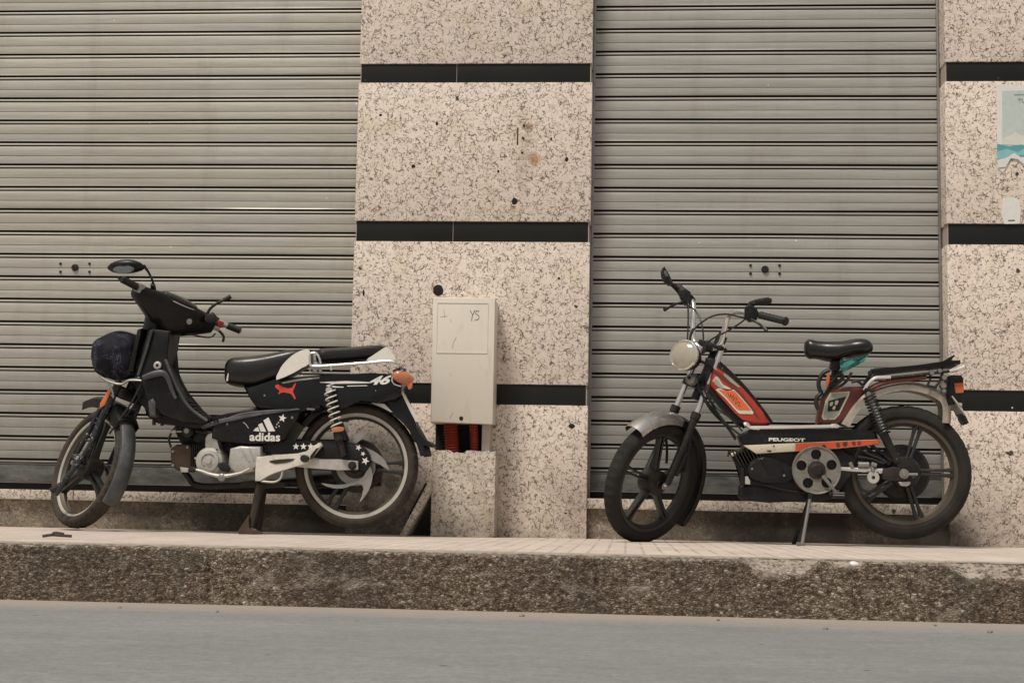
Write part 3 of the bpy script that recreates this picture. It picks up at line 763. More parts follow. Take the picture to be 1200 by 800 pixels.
# vent slots area below the door: recess, conduits
bm = BM(); a = P(510, 498, -.05); b = P(565, 530, -.05); boxb(bm, a.x, b.x, -.03, -.0005, b.z, a.z+.01); obj('cable_recess', bm, 'hole', cb)
for (xt, xb, wd) in ((527, 531.5, 9.5), (554.5, 557, 6)):
    bm = BM(); A = P(xt, 496, -.09)+V((0, 0, .03)); B = P(xb, 530, -.09)-V((0, 0, .05)); n = 17; r0 = wd/264
    tube(bm, [A+(B-A)*(i/(n*2)) for i in range(n*2+1)], [r0*(1 if i % 2 else .76) for i in range(n*2+1)], 16); obj('conduit', bm, 'conduit', cb)
bm = BM(); a = P(565.5, 497, -.10); b = P(574, 530, -.10); boxb(bm, a.x, b.x, -.125, -.0005, b.z-.02, a.z+.008, bev=.003); obj('support_post', bm, 'cord', cb)

pd = root('terrazzo_pedestal', 'broken-topped terrazzo pedestal under the cream meter cabinet', 'pedestal', (P(543, 628, -.2).x, -.1, 0))
bm = BM(); y0 = -.195; x0 = P(505, 600, y0).x; x1 = P(579.5, 600, y0).x; zt = P(540, 528, y0).z
n = 26
for (ya, yb) in ((y0, y0+.032), ):
    tops = [V((x0+(x1-x0)*i/n, 0, zt+.010*noise.noise(V((i*.55, 0, 3)))+.004*noise.noise(V((i*1.9, 4, 3))) - (.010 if 8 < i < 14 else 0))) for i in range(n+1)]
    slab(bm, [V((x0, 0, .0))] + tops + [V((x1, 0, 0))], ya, yb, bev=.002)
obj('front_slab', bm, 'terrazzo_box', pd)
for xx in (x0, x1-.03):
    bm = BM(); boxb(bm, xx, xx+.03, y0+.0325, -.002, 0, zt-.015, bev=.002); obj('side_slab', bm, 'terrazzo_box', pd)
bm = BM(); boxb(bm, x0+.032, x1-.032, y0+.034, -.002, 0, zt-.06); obj('rubble_fill', bm, 'hole', pd)

# loose slab leaning on the pedestal
bm = BM()
slab(bm, px([(468, 628.5), (475.5, 628.5), (504.5, 577), (504.5, 561)], -.24), -.26, -.06, bev=.002)
o = obj('stone_slab', bm, 'terrazzo_box'); center_origin(o); tag(o, 'loose thin terrazzo slab leaning against the left side of the pedestal', 'stone slab')

# poster and label on the right pillar
pr = root('wall_poster', 'pale blue poster with mountains and a teal band, torn bottom, pasted on the right pillar', 'poster', (P(1190, 150).x, -.002, P(1190, 200).z))
yp = -.0045
bm = BM(); slab(bm, px([(1167.5, 100), (1214, 99), (1214, 196), (1207, 192), (1199, 195), (1192, 188), (1184, 187), (1180, 196), (1175, 202), (1168.5, 198)], 0), -.0045, -.0018, bev=0)
ps = obj('poster_sheet', bm, 'decalwhite', pr)
def quick(name, col, r=.6): MT[name] = flat(name, col, r); return name
quick('paleblue', (.50, .56, .52)); quick('teal_print', (.10, .33, .36)); quick('lightteal', (.23, .48, .50)); quick('mist', (.66, .63, .56)); quick('inkgreen', (.22, .36, .33))
def pdecal(name, pts, mat, k): bm = BM(); decal(bm, px(pts, 0), yp-.0008*k, .0007); obj(name, bm, mat, ps)
pdecal('printed_sky', [(1174, 107), (1214, 106), (1214, 171), (1174, 169)], 'paleblue', 0)
pdecal('printed_cloud', [(1174, 163), (1184, 159), (1190, 155), (1197, 160), (1214, 157), (1214, 171), (1174, 170)], 'mist', 1)
pdecal('printed_sea', [(1168, 169), (1182, 172), (1196, 170), (1214, 172), (1214, 186), (1168, 188)], 'teal_print', 2)
pdecal('printed_wave', [(1168, 178), (1180, 175), (1192, 179), (1199, 175), (1214, 179), (1214, 184), (1196, 182), (1180, 187), (1168, 187)], 'lightteal', 3)
pdecal('printed_peak', [(1168, 188), (1178, 186), (1188, 180), (1196, 185), (1214, 183), (1214, 193), (1206, 190), (1199, 193), (1192, 187), (1184, 186), (1178, 196), (1169, 197)], 'decalwhite', 4)
text('poster_text', 'TU', P(1197, 118.5), .034, 'inkgreen', ps, yp-.001, .01)
pdecal('printed_rule', [(1188, 111), (1203, 110.5), (1203, 112), (1188, 112.4)], 'inkgreen', 1)
bm = BM(); slab(bm, px([(1175, 233), (1186, 231), (1194, 234), (1196, 246), (1195, 262), (1177, 262.6), (1173, 250)], 0), -.0035, -.0018, bev=0)
o = obj('paper_label', bm, 'decalwhite'); center_origin(o); tag(o, 'small torn white paper label stuck below the poster on the right pillar', 'label')
bm = BM(); decal(bm, px([(1181, 258), (1189, 257.6), (1189, 259.2), (1181, 259.4)], 0), -.0037, .0005); q = obj('printed_line', bm, 'graphite', o)

# small litter on the pavement and at the kerb
def leaf(cx, cy, Y, sc, mat, nm, lab, cat, z=0):
    c = P(cx, cy, Y); c.z = z; bm = BM()
    for k in range(3):
        pts = []
        for i in range(7):
            t = i/6; w = sin(pi*t)**.7*.35
            for s in (-1, 1):
                pts.append(V((sc*(t-.5)*1.2+sc*.08*k, s*w*sc*.5, sc*(.05+.13*k+.16*sin(pi*t+k)))))
        vs = [bm.verts.new(c+p) for p in pts]
        for i in range(6): bm.faces.new((vs[2*i], vs[2*i+2], vs[2*i+3], vs[2*i+1]))
    bmesh.ops.solidify(bm, geom=bm.faces[:], thickness=.0015)
    o = obj(nm, bm, mat); center_origin(o); tag(o, lab, cat)

quick('grit', (.20, .18, .15))
for k, (gx, gy) in enumerate([(140, 712), (255, 717), (330, 709), (498, 714), (612, 722), (705, 719), (842, 727), (968, 737), (1096, 733), (1160, 741)]):
    d_ = AF*F+AR*(gx-600)-AU*(gy-400); t_ = (ROADZ-CAM.z)/d_.z; q_ = CAM+d_*t_
    bm = BM(); bmesh.ops.create_icosphere(bm, subdivisions=1, radius=random.uniform(.004, .009))
    for v in bm.verts: v.co = V((v.co.x*1.3, v.co.y, v.co.z*.7))*(1+.5*noise.noise(v.co*150+V((k, 0, 0))))
    bmesh.ops.translate(bm, vec=q_+V((0, 0, .003)), verts=bm.verts); o = obj('pebble', bm, 'grit'); center_origin(o)
    tag(o, 'tiny loose stone lying on the asphalt near the kerb', 'stone', 'grit stones in the gutter')
quick('dryleaf', (.33, .21, .12)); quick('twig', (.06, .045, .035))
leaf(635, 632, -.5, .055, 'dryleaf', 'dry_leaf', 'curled dry brown leaf on the pavement below the middle pillar', 'leaf')
bm = BM(); c = P(66, 634, -1.9); c.z = .008
tube(bm, [c+V((-.05, 0, 0)), c+V((-.02, .01, .005)), c+V((.015, 0, .004)), c+V((.05, .01, .002))], .005, 6, 3); tube(bm, [c+V((-.02, .01, .005)), c+V((0, -.02, .014)), c+V((.03, -.01, .01))], .004, 6, 3)
o = obj('twig', bm, 'twig'); center_origin(o); tag(o, 'small dark twig lying on the pavement near the left front wheel', 'twig')
def pebble(c, r, mat, lab, nm='pebble'):
    bm = BM(); bmesh.ops.create_icosphere(bm, subdivisions=2, radius=r)
    for v in bm.verts: v.co = V((v.co.x*1.2, v.co.y, v.co.z*.75))*(1+.35*noise.noise(v.co*60))
    bmesh.ops.translate(bm, vec=c, verts=bm.verts); o = obj(nm, bm, mat); center_origin(o); tag(o, lab, 'stone')
c = P(1001, 661, KY+.04); pebble(V((c.x, KY+.05, -.010)), .013, 'decalwhite', 'chalk white stone lump in the broken top of the kerb')

# ================================================================== LEFT MOPED
Y0 = -.42
pc = P(300, 620, Y0)
mp = root('moped', 'black moped with white stickers and chrome luggage rail, parked left of the meter cabinet', 'moped', (pc.x, Y0, 0))
YN = lambda d: Y0-d      # plane d metres nearer than the mid plane
PB = lambda x, y, d=0.: P(x, y, Y0-d)

# rear wheel
RWc = P(418, 545.5, Y0); UP, FW, AX = V((0, 0, 1)), V((-1, 0, 0)), V((0, -1, 0))
rw = wheel('rear_wheel', mp, RWc, UP, FW, AX, .272, .066, .2255, 'tyre_tan', 'rimbright', 'spoke', 3, paired=.30, hubr=.05, edge=.012, phase=.5, spw=.022)
bm = BM(); lathe(bm, [(0, .05), (.03, .05), (.034, .04), (.055, .034), (.06, .02), (.06, .0), (.115, -.004), (.118, -.02), (0, -.04)], RWc, AX, 32); obj('hub', bm, 'engine', rw)
bm = BM(); lathe(bm, [(.02, .030), (.085, .030), (.088, .027), (.085, .024), (.02, .024)], RWc, AX, 40, closed=True); obj('sprocket', bm, 'steel', rw)
z4 = lambda L, d: px([(190+x/3.75, 460+y/3.75) for x, y in L], Y0-d)
def blades(parent, L, d, mat='steel', hollow=None):
    for q in L:
        bm = BM(); slab(bm, z4(q, d), Y0-d-.006, Y0-d, bev=.0025, seg=2, smooth=3); obj('trim_blade', bm, mat, parent)
MT['tribal'] = worn('brushed_silver_trim', (.42, .40, .37), .3, .8, dirt=(.14, .12, .10), amt=.6, scale=30)
blades(rw, [[(818, 222), (835, 195), (865, 178), (912, 169), (890, 190), (868, 214), (842, 226)],
            [(876, 236), (905, 245), (940, 262), (975, 292), (1001, 342), (972, 322), (938, 306), (912, 288), (890, 262)],
            [(910, 318), (925, 350), (921, 395), (902, 440), (868, 482), (884, 436), (882, 404), (850, 403), (795, 419), (740, 417), (697, 396), (760, 404), (822, 398), (868, 382), (896, 355)]], .052, 'tribal')
# tail body, side panel
z2 = lambda L, d=0: px([(260+x/4.8, 380+y/4.8) for x, y in L], Y0-d)
bm = BM(); slab(bm, z2([(112, 345), (310, 305), (560, 285), (860, 272), (985, 275), (1010, 330), (1005, 400), (975, 430), (880, 436), (780, 428), (690, 432), (600, 455), (560, 480), (500, 500), (430, 470), (330, 478), (205, 490), (160, 420)], .1), Y0-.10, Y0+.10, bev=.028, seg=4)
tb = obj('tail_body', bm, 'gloss', mp)
# decals of the tail
yd = Y0-.1012
def dec(name, L, mat, parent, d, f=z2, th=.0012, smooth=0):
    bm = BM(); p = f(L, d)
    if smooth: p = spline(p, smooth, True)
    slab(bm, p, Y0-d-th, Y0-d, bev=0); return obj(name, bm, mat, parent)
dec('flash_decal', [(550, 324), (700, 318), (830, 324), (850, 330), (690, 333), (640, 334), (600, 342), (650, 348), (686, 350), (684, 355), (620, 355), (585, 345), (620, 331), (555, 328)], 'decalwhite', tb, .1012)
dec('flash_decal', [(705, 344), (815, 342), (820, 346), (705, 349)], 'decalwhite', tb, .1012)
text('number_decal', '46', P(260+893/4.8, 380+313/4.8, yd-.004), .096, 'decalwhite', tb, yd-.0015, .035, .45, rot=.06, height=.039, th=.004)
dec('leaping_cat_decal', [(302, 340), (318, 338), (345, 352), (372, 360), (395, 355), (410, 332), (418, 326), (414, 345), (404, 366), (400, 378), (408, 395), (416, 416), (410, 422), (404, 412), (394, 395), (384, 388), (372, 386), (352, 382), (335, 383), (322, 392), (316, 390), (326, 376), (318, 366), (306, 360), (300, 350)], 'decalred', tb, .1012)
# side cover with stripes-and-word sticker
bm = BM(); slab(bm, z2([(-60, 560), (0, 543), (110, 503), (260, 484), (430, 478), (445, 490), (420, 535), (385, 590), (350, 645), (280, 668), (150, 672), (0, 662), (-60, 640)], .115), Y0-.115, Y0+.115, bev=.018, seg=4)
sc_ = obj('side_cover', bm, 'plastic', mp)
bm = BM(); tube(bm, z2([(-50, 552), (0, 541), (110, 504), (260, 486), (432, 480)], .112), .004, 8, 4); obj('cover_edge', bm, 'flap', sc_)
dsc = .1162
for q in ([(176, 598), (190, 583), (204, 576), (212, 602)], [(204, 564), (226, 553), (250, 603), (218, 602)], [(234, 540), (262, 522), (300, 600), (262, 602)]):
    dec('stripe_decal', q, 'decalwhite', sc_, dsc)
text('word_decal', 'adidas', P(260+242/4.8, 380+632/4.8, Y0-dsc), .134, 'decalwhite', sc_, Y0-dsc, .03, 0, height=.037)
bm = BM(); slab(bm, star(P(260+341/4.8, 380+527/4.8, Y0-dsc), .0185, .2), Y0-dsc-.0012, Y0-dsc, bev=0); obj('star_decal', bm, 'decalwhite', sc_)
for q in [(310, 562), (322, 572), (318, 552), (306, 578)]:
    bm = BM(); slab(bm, star(P(260+q[0]/4.8, 380+q[1]/4.8, Y0-dsc), .004, .2), Y0-dsc-.0012, Y0-dsc, bev=0); obj('star_decal', bm, 'decalwhite', sc_)
bm = BM(); tube(bm, z2([(120, 550), (135, 562), (150, 584)], dsc), .0011, 5, 3); obj('scratch', bm, 'decalwhite', sc_)
dec('tail_strip', [(335, 326), (430, 306), (548, 295), (550, 304), (440, 316), (345, 334)], 'decalgrey', tb, .1012)
for q, r_ in (((395, 524), .006), ((30, 560), .005), ((300, 650), .004)):
    c = z2([q], .1162)[0]; bm = BM(); lathe(bm, [(0, .002), (r_*.7, .002), (r_, 0), (0, 0)], V((c.x, Y0-.1155, c.z)), AX, 10); obj('cover_screw', bm, 'steel', sc_)
for q, r_ in (((865, 372), .0035), ((240, 400), .005)):
    c = z2([q], .1)[0]; bm = BM(); lathe(bm, [(0, .002), (r_*.7, .002), (r_, 0), (0, 0)], V((c.x, Y0-.100, c.z)), AX, 10); obj('body_screw', bm, 'steel', tb)
dec('latch_slot', [(478, 470), (522, 472), (522, 482), (478, 480)], 'steel', tb, .1012)
bm = BM(); tube(bm, z2([(300, 345), (420, 322), (560, 306), (700, 297), (790, 292)], .0975), .0028, 6, 4); obj('panel_seam', bm, 'frame', tb)
# seats
bm = BM(); loftx(bm, [(267.5, 430, 446, .05), (269, 426, 450, .085), (275, 420.5, 452.5, .105), (290, 419, 454, .115), (305, 417.5, 454, .115), (322, 415, 448, .115), (340, 411.5, 441, .11), (352, 410, 434, .10), (362, 411, 428, .085), (364, 414, 425, .06)], Y0, ex=3.8, sm=3)
se = obj('seat', bm, 'leather', mp)
MTw = 'whitevinyl'
dec('seat_side_panel', [(308, 312), (322, 265), (345, 225), (385, 185), (420, 160), (465, 143), (496, 150), (492, 220), (450, 245), (400, 275)], MTw, se, .118, th=.006, smooth=2)
bm = BM(); tube(bm, z2([(30, 318), (36, 285), (52, 240), (78, 203)], .100), .0042, 6, 3); obj('seat_piping', bm, MTw, se)
bm = BM(); loftx(bm, [(374, 412, 426, .07), (378, 409.5, 427, .095), (395, 408.5, 427, .105), (420, 407, 425, .105), (438, 405.5, 423, .10), (450, 405.5, 422, .09), (456, 408, 420, .06)], Y0, ex=3, sm=3)
ps_ = obj('pillion_seat', bm, 'leather', mp)
dec('seat_side_panel', [(815, 203), (850, 175), (890, 148), (918, 130), (936, 130), (958, 160), (978, 200), (900, 205)], MTw, ps_, .104, th=.006, smooth=2)
# luggage rail
rl = None
for s in (1, -1):
    bm = BM(); Yq = Y0-s*.125
    tube(bm, [P(x, y, Y0-s*.125) for x, y in ((363, 417), (364, 414), (370, 413.5), (374, 419), (376, 426.5))], .0055, 8, 4)
    tube(bm, [P(x, y, Y0-s*.125) for x, y in ((363, 417), (363.5, 425), (367, 428.8), (395, 427.5), (430, 424.8), (455, 422.8), (463, 424.5))], .0062, 8, 4)
    for xx, ya, yb in ((388, 427, 434), (427, 425, 432), (457, 423, 431)): tube(bm, [P(xx, ya, Yq), P(xx, yb, Yq)], .0045, 8)
    if s == 1:
        rl = obj('luggage_rail', bm, 'chrome', mp)
        bm = BM(); slab(bm, z2([(490, 252), (510, 245), (562, 245), (565, 278), (525, 276), (490, 264)], .12), Y0-.124, Y0-.118, bev=.001); br = obj('rail_bracket', bm, 'steel', rl)
        for q in ((505, 258), (540, 260)):
            c = z2([q], .124)[0]; bm = BM(); lathe(bm, [(0, .006), (.004, .006), (.005, 0), (0, 0)], V((c.x, Y0-.124, c.z)), AX, 8); obj('bolt', bm, 'frame', br)
    else:
        for A, B in (((463, 424.5), (463, 424.5)),): tube(bm, [P(463, 424.5, Y0-.125), P(468, 426, Y0-.06), P(468, 426, Y0+.06), P(463, 424.5, Y0+.125)], .006, 8, 4)
        obj('luggage_rail', bm, 'chrome', mp)
# tail lamp and indicators
tl = BM(); c = P(472.5, 442.5, Y0-.09)
st = []
for k in range(7):
    t = -1+2*k/6; r = math.sqrt(max(.02, 1-t*t*.85)); st.append((c+V((t*.042, -.012+.01*t, -.014*t)), V((0, .024*r, 0)), V((.008, 0, .027*r))))
loft(tl, st, 16, 2.2); tlo = obj('tail_lamp', tl, 'lenspeach', mp)
bm = BM(); tube(bm, [P(x, y, Y0-.118) for x, y in ((472, 433.5), (463, 438), (459.5, 444), (462, 450), (470, 452.5))], .0035, 6, 4); obj('lamp_rim', bm, 'chrome', tlo)
bm = BM(); slab(bm, z2([(1035, 330), (1070, 325), (1068, 355), (1050, 365)], .10), Y0-.105, Y0-.08, bev=.003); obj('reflector', bm, 'lensorange', tlo)
bm = BM(); tube(bm, z2([(965, 270), (1000, 255), (1035, 262)], .08), .010, 8, 3); obj('lamp_hood', bm, 'plastic', tlo)
# rear mudguard and mudflap
bm = BM(); fender(bm, RWc, UP, FW, AX, lambda t: .302+.02*max(0, -t-.5), -1.42, .95, .062, lip=.028, crown=.012)
rf = obj('rear_mudguard', bm, 'plastic', mp)
bm = BM(); slab(bm, z2([(985, 385), (1010, 372), (1050, 460), (1095, 570), (1100, 620), (1175, 665), (1185, 690), (1140, 680), (1080, 660), (1060, 610), (1010, 520), (950, 455), (900, 430)], .06), Y0-.06, Y0+.06, bev=.006, smooth=2); obj('mudflap', bm, 'plastic', rf)
bm = BM(); slab(bm, z2([(1003, 372), (1018, 376), (1060, 450), (1112, 548), (1090, 548), (1050, 470)], .066), Y0-.068, Y0-.060, bev=.002); obj('number_plate_edge', bm, 'whitevinyl', rf)
bm = BM(); slab(bm, z2([(838, 440), (915, 446), (962, 494), (948, 492), (900, 466)], .062), Y0-.069, Y0-.062, bev=.002); obj('guard_patch', bm, 'whitevinyl', rf)
# shocks
for s in (1, -1):
    Yq = Y0-s*.118; bm = BM(); A, B = P(386.5, 458, Yq), P(396, 506, Yq)
    helix(bm, A, B, .0240, .0034, 7.6, k=16); sk = obj('shock_spring', bm, 'whitevinyl', mp)
    bm = BM(); cyl(bm, A+V((0, 0, .02)), B, .010); obj('damper_rod', bm, 'frame', sk)
    bm = BM(); cyl(bm, P(395.5, 504, Yq), P(398.5, 516, Yq), .021, r2=.024); cyl(bm, P(398, 515, Yq), P(403, 534, Yq), .0135); obj('damper_body', bm, 'frame', sk)
    bm = BM(); slab(bm, z2([(618, 585), (650, 575), (685, 580), (682, 598), (645, 605), (620, 600)], .145) if s == 1 else z2([(618, 585), (650, 575), (685, 580), (682, 598), (645, 605), (620, 600)], -.1), Yq-.030, Yq-.020, bev=.001, smooth=2); obj('damper_sticker', bm, 'lenspeach', sk)
    bm = BM(); lathe(bm, [(0, -.012), (.014, -.012), (.016, 0), (.014, .012), (0, .012)], P(386, 457, Yq), AX, 14); obj('shock_eye', bm, 'chrome', sk)
# chain case, swingarm
bm = BM(); slab(bm, z4([(440, 222), (560, 212), (700, 210), (800, 216), (860, 225), (895, 245), (915, 280), (912, 320), (890, 345), (860, 330), (870, 295), (700, 290), (560, 272), (440, 262)], .07), Y0-.080, Y0-.035, bev=.006, smooth=2); cc_ = obj('chain_case', bm, 'plastic', mp)
for q in ((588, 236), (621, 236), (653, 236), (685, 234)):
    bm = BM(); slab(bm, star(z4([q], .081)[0], .0155, 0), Y0-.0822, Y0-.0802, bev=0); obj('star_decal', bm, 'decalwhite', cc_)
for q, r in (((863, 241), .014), ((883, 268), .011), ((893, 299), .018)):
    bm = BM(); slab(bm, star(z4([q], .081)[0], r, .4), Y0-.0822, Y0-.0802, bev=0); obj('star_decal', bm, 'decalwhite', cc_)
for s in (1, -1):
    bm = BM(); slab(bm, z4([(640, 295), (780, 292), (862, 300), (862, 338), (780, 340), (640, 330), (560, 322), (560, 300)], .09*s), Y0-s*.088-.011, Y0-s*.088+.011, bev=.003); sa = obj('swingarm', bm, 'alu', mp)
    bm = BM(); c = z4([(836, 320)], .1)[0]; lathe(bm, [(0, .016), (.010, .016), (.011, .006), (.018, .005), (.019, 0), (0, 0)], V((c.x, Y0-s*.1, c.z)), AX*s, 12); obj('axle_nut', bm, 'engine', sa)
# white kick-start / case cover
bm = BM(); slab(bm, z4([(418, 283), (500, 274), (600, 272), (640, 262), (672, 232), (698, 218), (706, 232), (680, 262), (656, 292), (640, 312), (580, 326), (500, 345), (470, 358), (440, 388), (412, 388), (414, 340)], .10), Y0-.118, Y0-.085, bev=.005, seg=2); wc = obj('crankcase_cover', bm, 'white', mp)
bm = BM(); slab(bm, z4([(470, 300), (520, 292), (580, 290), (560, 303), (500, 312)], .119), Y0-.1205, Y0-.1175, bev=0, smooth=2); obj('paint_chip', bm, 'rusty', wc)
bm = BM(); slab(bm, z4([(652, 276), (676, 246), (690, 240), (676, 262), (660, 290), (650, 292)], .119), Y0-.1205, Y0-.1175, bev=0); obj('paint_chip', bm, 'hole', wc)
c = z4([(632, 290)], .12)[0]; bm = BM(); cyl(bm, V((c.x, Y0-.165, c.z)), V((c.x, Y0-.115, c.z)), .016); obj('foot_peg', bm, 'cable', wc)
bm = BM(); tube(bm, z4([(436, 388), (490, 392), (520, 376), (530, 340)], .11), .005, 8, 4); obj('kick_lever', bm, 'alu', wc)
# engine
eng = BM(); c = z4([(236, 303)], 0)[0]
lathe(eng, [(0, .128), (.012, .128), (.014, .118), (.030, .116), (.032, .122), (.044, .120), (.046, .112), (.058, .108), (.062, .098), (.064, -.08), (0, -.08)], V((c.x, Y0, c.z)), AX, 36)
en = obj('engine', eng, 'alu', mp)
bm = BM(); slab(bm, z4([(300, 245), (345, 232), (436, 235), (438, 300), (412, 300), (410, 345), (330, 358), (290, 330)], .1), Y0-.112, Y0+.09, bev=.012, seg=3); obj('gear_case', bm, 'alu', en)
bm = BM(); slab(bm, z4([(195, 200), (205, 182), (228, 178), (245, 200), (248, 240), (265, 262), (240, 262), (195, 252)], .09), Y0-.105, Y0+.05, bev=.008, seg=2, smooth=2); obj('starter_casing', bm, 'alu', en)
bm = BM(); slab(bm, z4([(244, 318), (258, 306), (280, 310), (296, 330), (284, 348), (262, 344), (250, 332)], .129), Y0-.1305, Y0-.105, bev=.003, smooth=2); obj('sprocket_hole', bm, 'hole', en)
for (a1_, a2_) in (((350, 250), (384, 302)), ((384, 250), (402, 296))):
    bm = BM(); tube(bm, z4([a1_, a2_], .113), .004, 6); obj('casing_rib', bm, 'alu', en)
bm = BM(); slab(bm, z4([(132, 232), (188, 238), (190, 340), (132, 338)], .05), Y0-.052, Y0+.06, bev=.006)
for k in range(7):
    x = 138+k*8; slab(bm, z4([(x, 226), (x+3.5, 226), (x+3.5, 346), (x, 346)], .05), Y0-.066, Y0+.07, bev=0)
obj('cylinder', bm, 'fins', en)
bm = BM(); slab(bm, z4([(34, 245), (60, 226), (118, 225), (130, 240), (130, 330), (110, 348), (60, 340), (36, 318)], .06), Y0-.058, Y0+.06, bev=.012, seg=3); obj('cylinder_head', bm, 'baked', en)
for q in ((48, 258), (48, 318), (112, 240)):
    c = z4([q], .06)[0]; bm = BM(); lathe(bm, [(0, .008), (.006, .008), (.008, 0), (0, 0)], V((c.x, Y0-.057, c.z)), AX, 8); obj('bolt', bm, 'steel', en)
bm = BM(); slab(bm, z4([(78, 326), (116, 330), (112, 350), (82, 348)], .07), Y0-.07, Y0-.05, bev=.003); obj('head_cover', bm, 'alu', en)
c = z4([(150, 288)], .06)[0]; bm = BM(); lathe(bm, [(0, .01), (.005, .008), (.007, 0), (0, 0)], V((c.x, Y0-.066, c.z)), AX, 8); obj('bolt', bm, 'alu', en)
bm = BM(); slab(bm, z4([(148, 160), (250, 150), (440, 150), (520, 215), (440, 300), (300, 260), (250, 250), (190, 240), (150, 215)], -.02), Y0-.03, Y0+.09, bev=.01); obj('battery_box', bm, 'plastic', mp)
bm = BM(); slab(bm, z4([(70, 125), (160, 112), (200, 150), (192, 228), (100, 232), (66, 180)], -.05), Y0+.02, Y0+.09, bev=.008); obj('intake_box', bm, 'plastic', mp)
for k in range(6):
    a_ = k*pi/3+.4; cc3 = z4([(236, 303)], .1)[0]; bm = BM(); lathe(bm, [(0, .004), (.0035, .004), (.0045, 0), (0, 0)], V((cc3.x+.052*cos(a_), Y0-.114, cc3.z+.052*sin(a_))), AX, 8); obj('bolt', bm, 'engine', en)
bm = BM(); tube(bm, z4([(210, 190), (180, 150), (120, 100), (60, 70)], .06), .0035, 6, 4); tube(bm, z4([(300, 235), (280, 190), (230, 150)], .07), .0035, 6, 4); tube(bm, z4([(40, 240), (30, 200), (60, 150), (100, 110)], .05), .005, 6, 4); obj('wiring', bm, 'cable', en)
# carburettor
bm = BM(); c = z4([(125, 170)], 0)[0]; lathe(bm, [(0, .06), (.018, .06), (.024, .054), (.029, .05), (.029, -.03), (0, -.03)], V((c.x, Y0, c.z)), AX, 24); cbz = obj('carburettor', bm, 'cable', en)
bm = BM(); cyl(bm, V((c.x, Y0-.066, c.z)), V((c.x, Y0-.058, c.z)), .012); obj('float_cap', bm, 'steel', cbz)
bm = BM(); slab(bm, z4([(66, 125), (95, 112), (135, 125), (140, 150), (95, 165), (70, 155)], .03), Y0-.04, Y0+.03, bev=.006); obj('carburettor_top', bm, 'engine', cbz)
bm = BM(); cyl(bm, *[z4([q], .05)[0] for q in ((40, 172), (62, 168))], .009); cyl(bm, *[z4([q], .05)[0] for q in ((60, 170), (100, 170))], .004); obj('fuel_tap', bm, 'alu', cbz)
bm = BM(); tube(bm, z4([(150, 165), (185, 175), (240, 180), (300, 190), (360, 196)], .06), .011, 8, 4); tube(bm, z4([(95, 118), (110, 90), (150, 80)], .04), .004, 6, 3); tube(bm, z4([(60, 165), (75, 200), (90, 225)], .05), .004, 6, 3); obj('intake_hose', bm, 'plastic', en)
# gear lever, exhaust, foot rest bar
bm = BM(); tube(bm, z4([(140, 336), (175, 344), (215, 358), (262, 366), (310, 360), (350, 350), (385, 332)], .14), [.005, .006, .007, .010, .007, .006, .005], 8, 4); gl = obj('gear_lever', bm, 'alu', en)
c = z4([(263, 372)], .14)[0]; bm = BM(); lathe(bm, [(0, .012), (.009, .012), (.0165, .008), (.0165, -.02), (0, -.02)], V((c.x, Y0-.14, c.z)), AX, 14); obj('lever_boss', bm, 'steel', gl)
c = z4([(141, 335)], .14)[0]; bm = BM(); cyl(bm, V((c.x, Y0-.19, c.z)), V((c.x, Y0-.13, c.z)), .008); obj('lever_tip', bm, 'cable', gl)
bm = BM(); tube(bm, z4([(96, 345), (120, 375), (140, 400), (200, 410), (300, 408), (400, 402)], -.04), .014, 10, 4); tube(bm, [z4([(400, 402)], -.04)[0], z4([(520, 392)], -.12)[0], z4([(640, 392)], -.13)[0], z4([(700, 385)], -.13)[0], z4([(960, 375)], -.13)[0]], [.014, .016, .030, .036, .036], 12, 3); obj('exhaust', bm, 'frame', mp)
bm = BM(); slab(bm, z4([(350, 390), (420, 382), (540, 395), (540, 412), (420, 420), (340, 412)], .05), Y0-.06, Y0+.06, bev=.006); obj('footrest_bar', bm, 'rusty', mp)
# centre stand
for s in (1, -1):
    d = .10*s
    bm = BM(); A = z4([(432, 405)], .06*s)[0]; B = z4([(400, 590)], .06*s)[0]; B.y -= .04*s
    tube(bm, [A, A+(B-A)*.5, B], [.020, .017, .013], 8, 3); stn = obj('stand_leg', bm, 'rusty', mp)
    if s == 1:
        bm = BM(); slab(bm, z4([(340, 620), (346, 592), (374, 556), (384, 535), (384, 590), (400, 602), (438, 612), (440, 620)], .11), Y0-.125, Y0-.105, bev=.003, smooth=2); obj('stand_foot', bm, 'baked', stn)
    else:
        bm = BM(); q = B.copy(); q.z = .012; tube(bm, [q+V((-.03, 0, 0)), q+V((.03, 0, 0))], .012, 8); obj('stand_foot', bm, 'steel', stn)
bm = BM(); tube(bm, z4([(452, 410), (438, 500), (425, 600)], -.09), .012, 8, 3); obj('stand_spring', bm, 'rusty', mp)

# frame spine + leg shield + front body
body = [(180, 385), (205, 387), (202, 412), (199, 428), (206, 447), (217, 467), (230, 483), (246, 493), (252, 497), (238, 505), (212, 499), (190, 497), (177, 488), (173, 470), (160, 452), (161, 436), (168, 414)]
bm = BM(); slab(bm, px(body, Y0), Y0-.075, Y0+.075, bev=.022, seg=3); fb = obj('front_body', bm, 'plastic', mp)
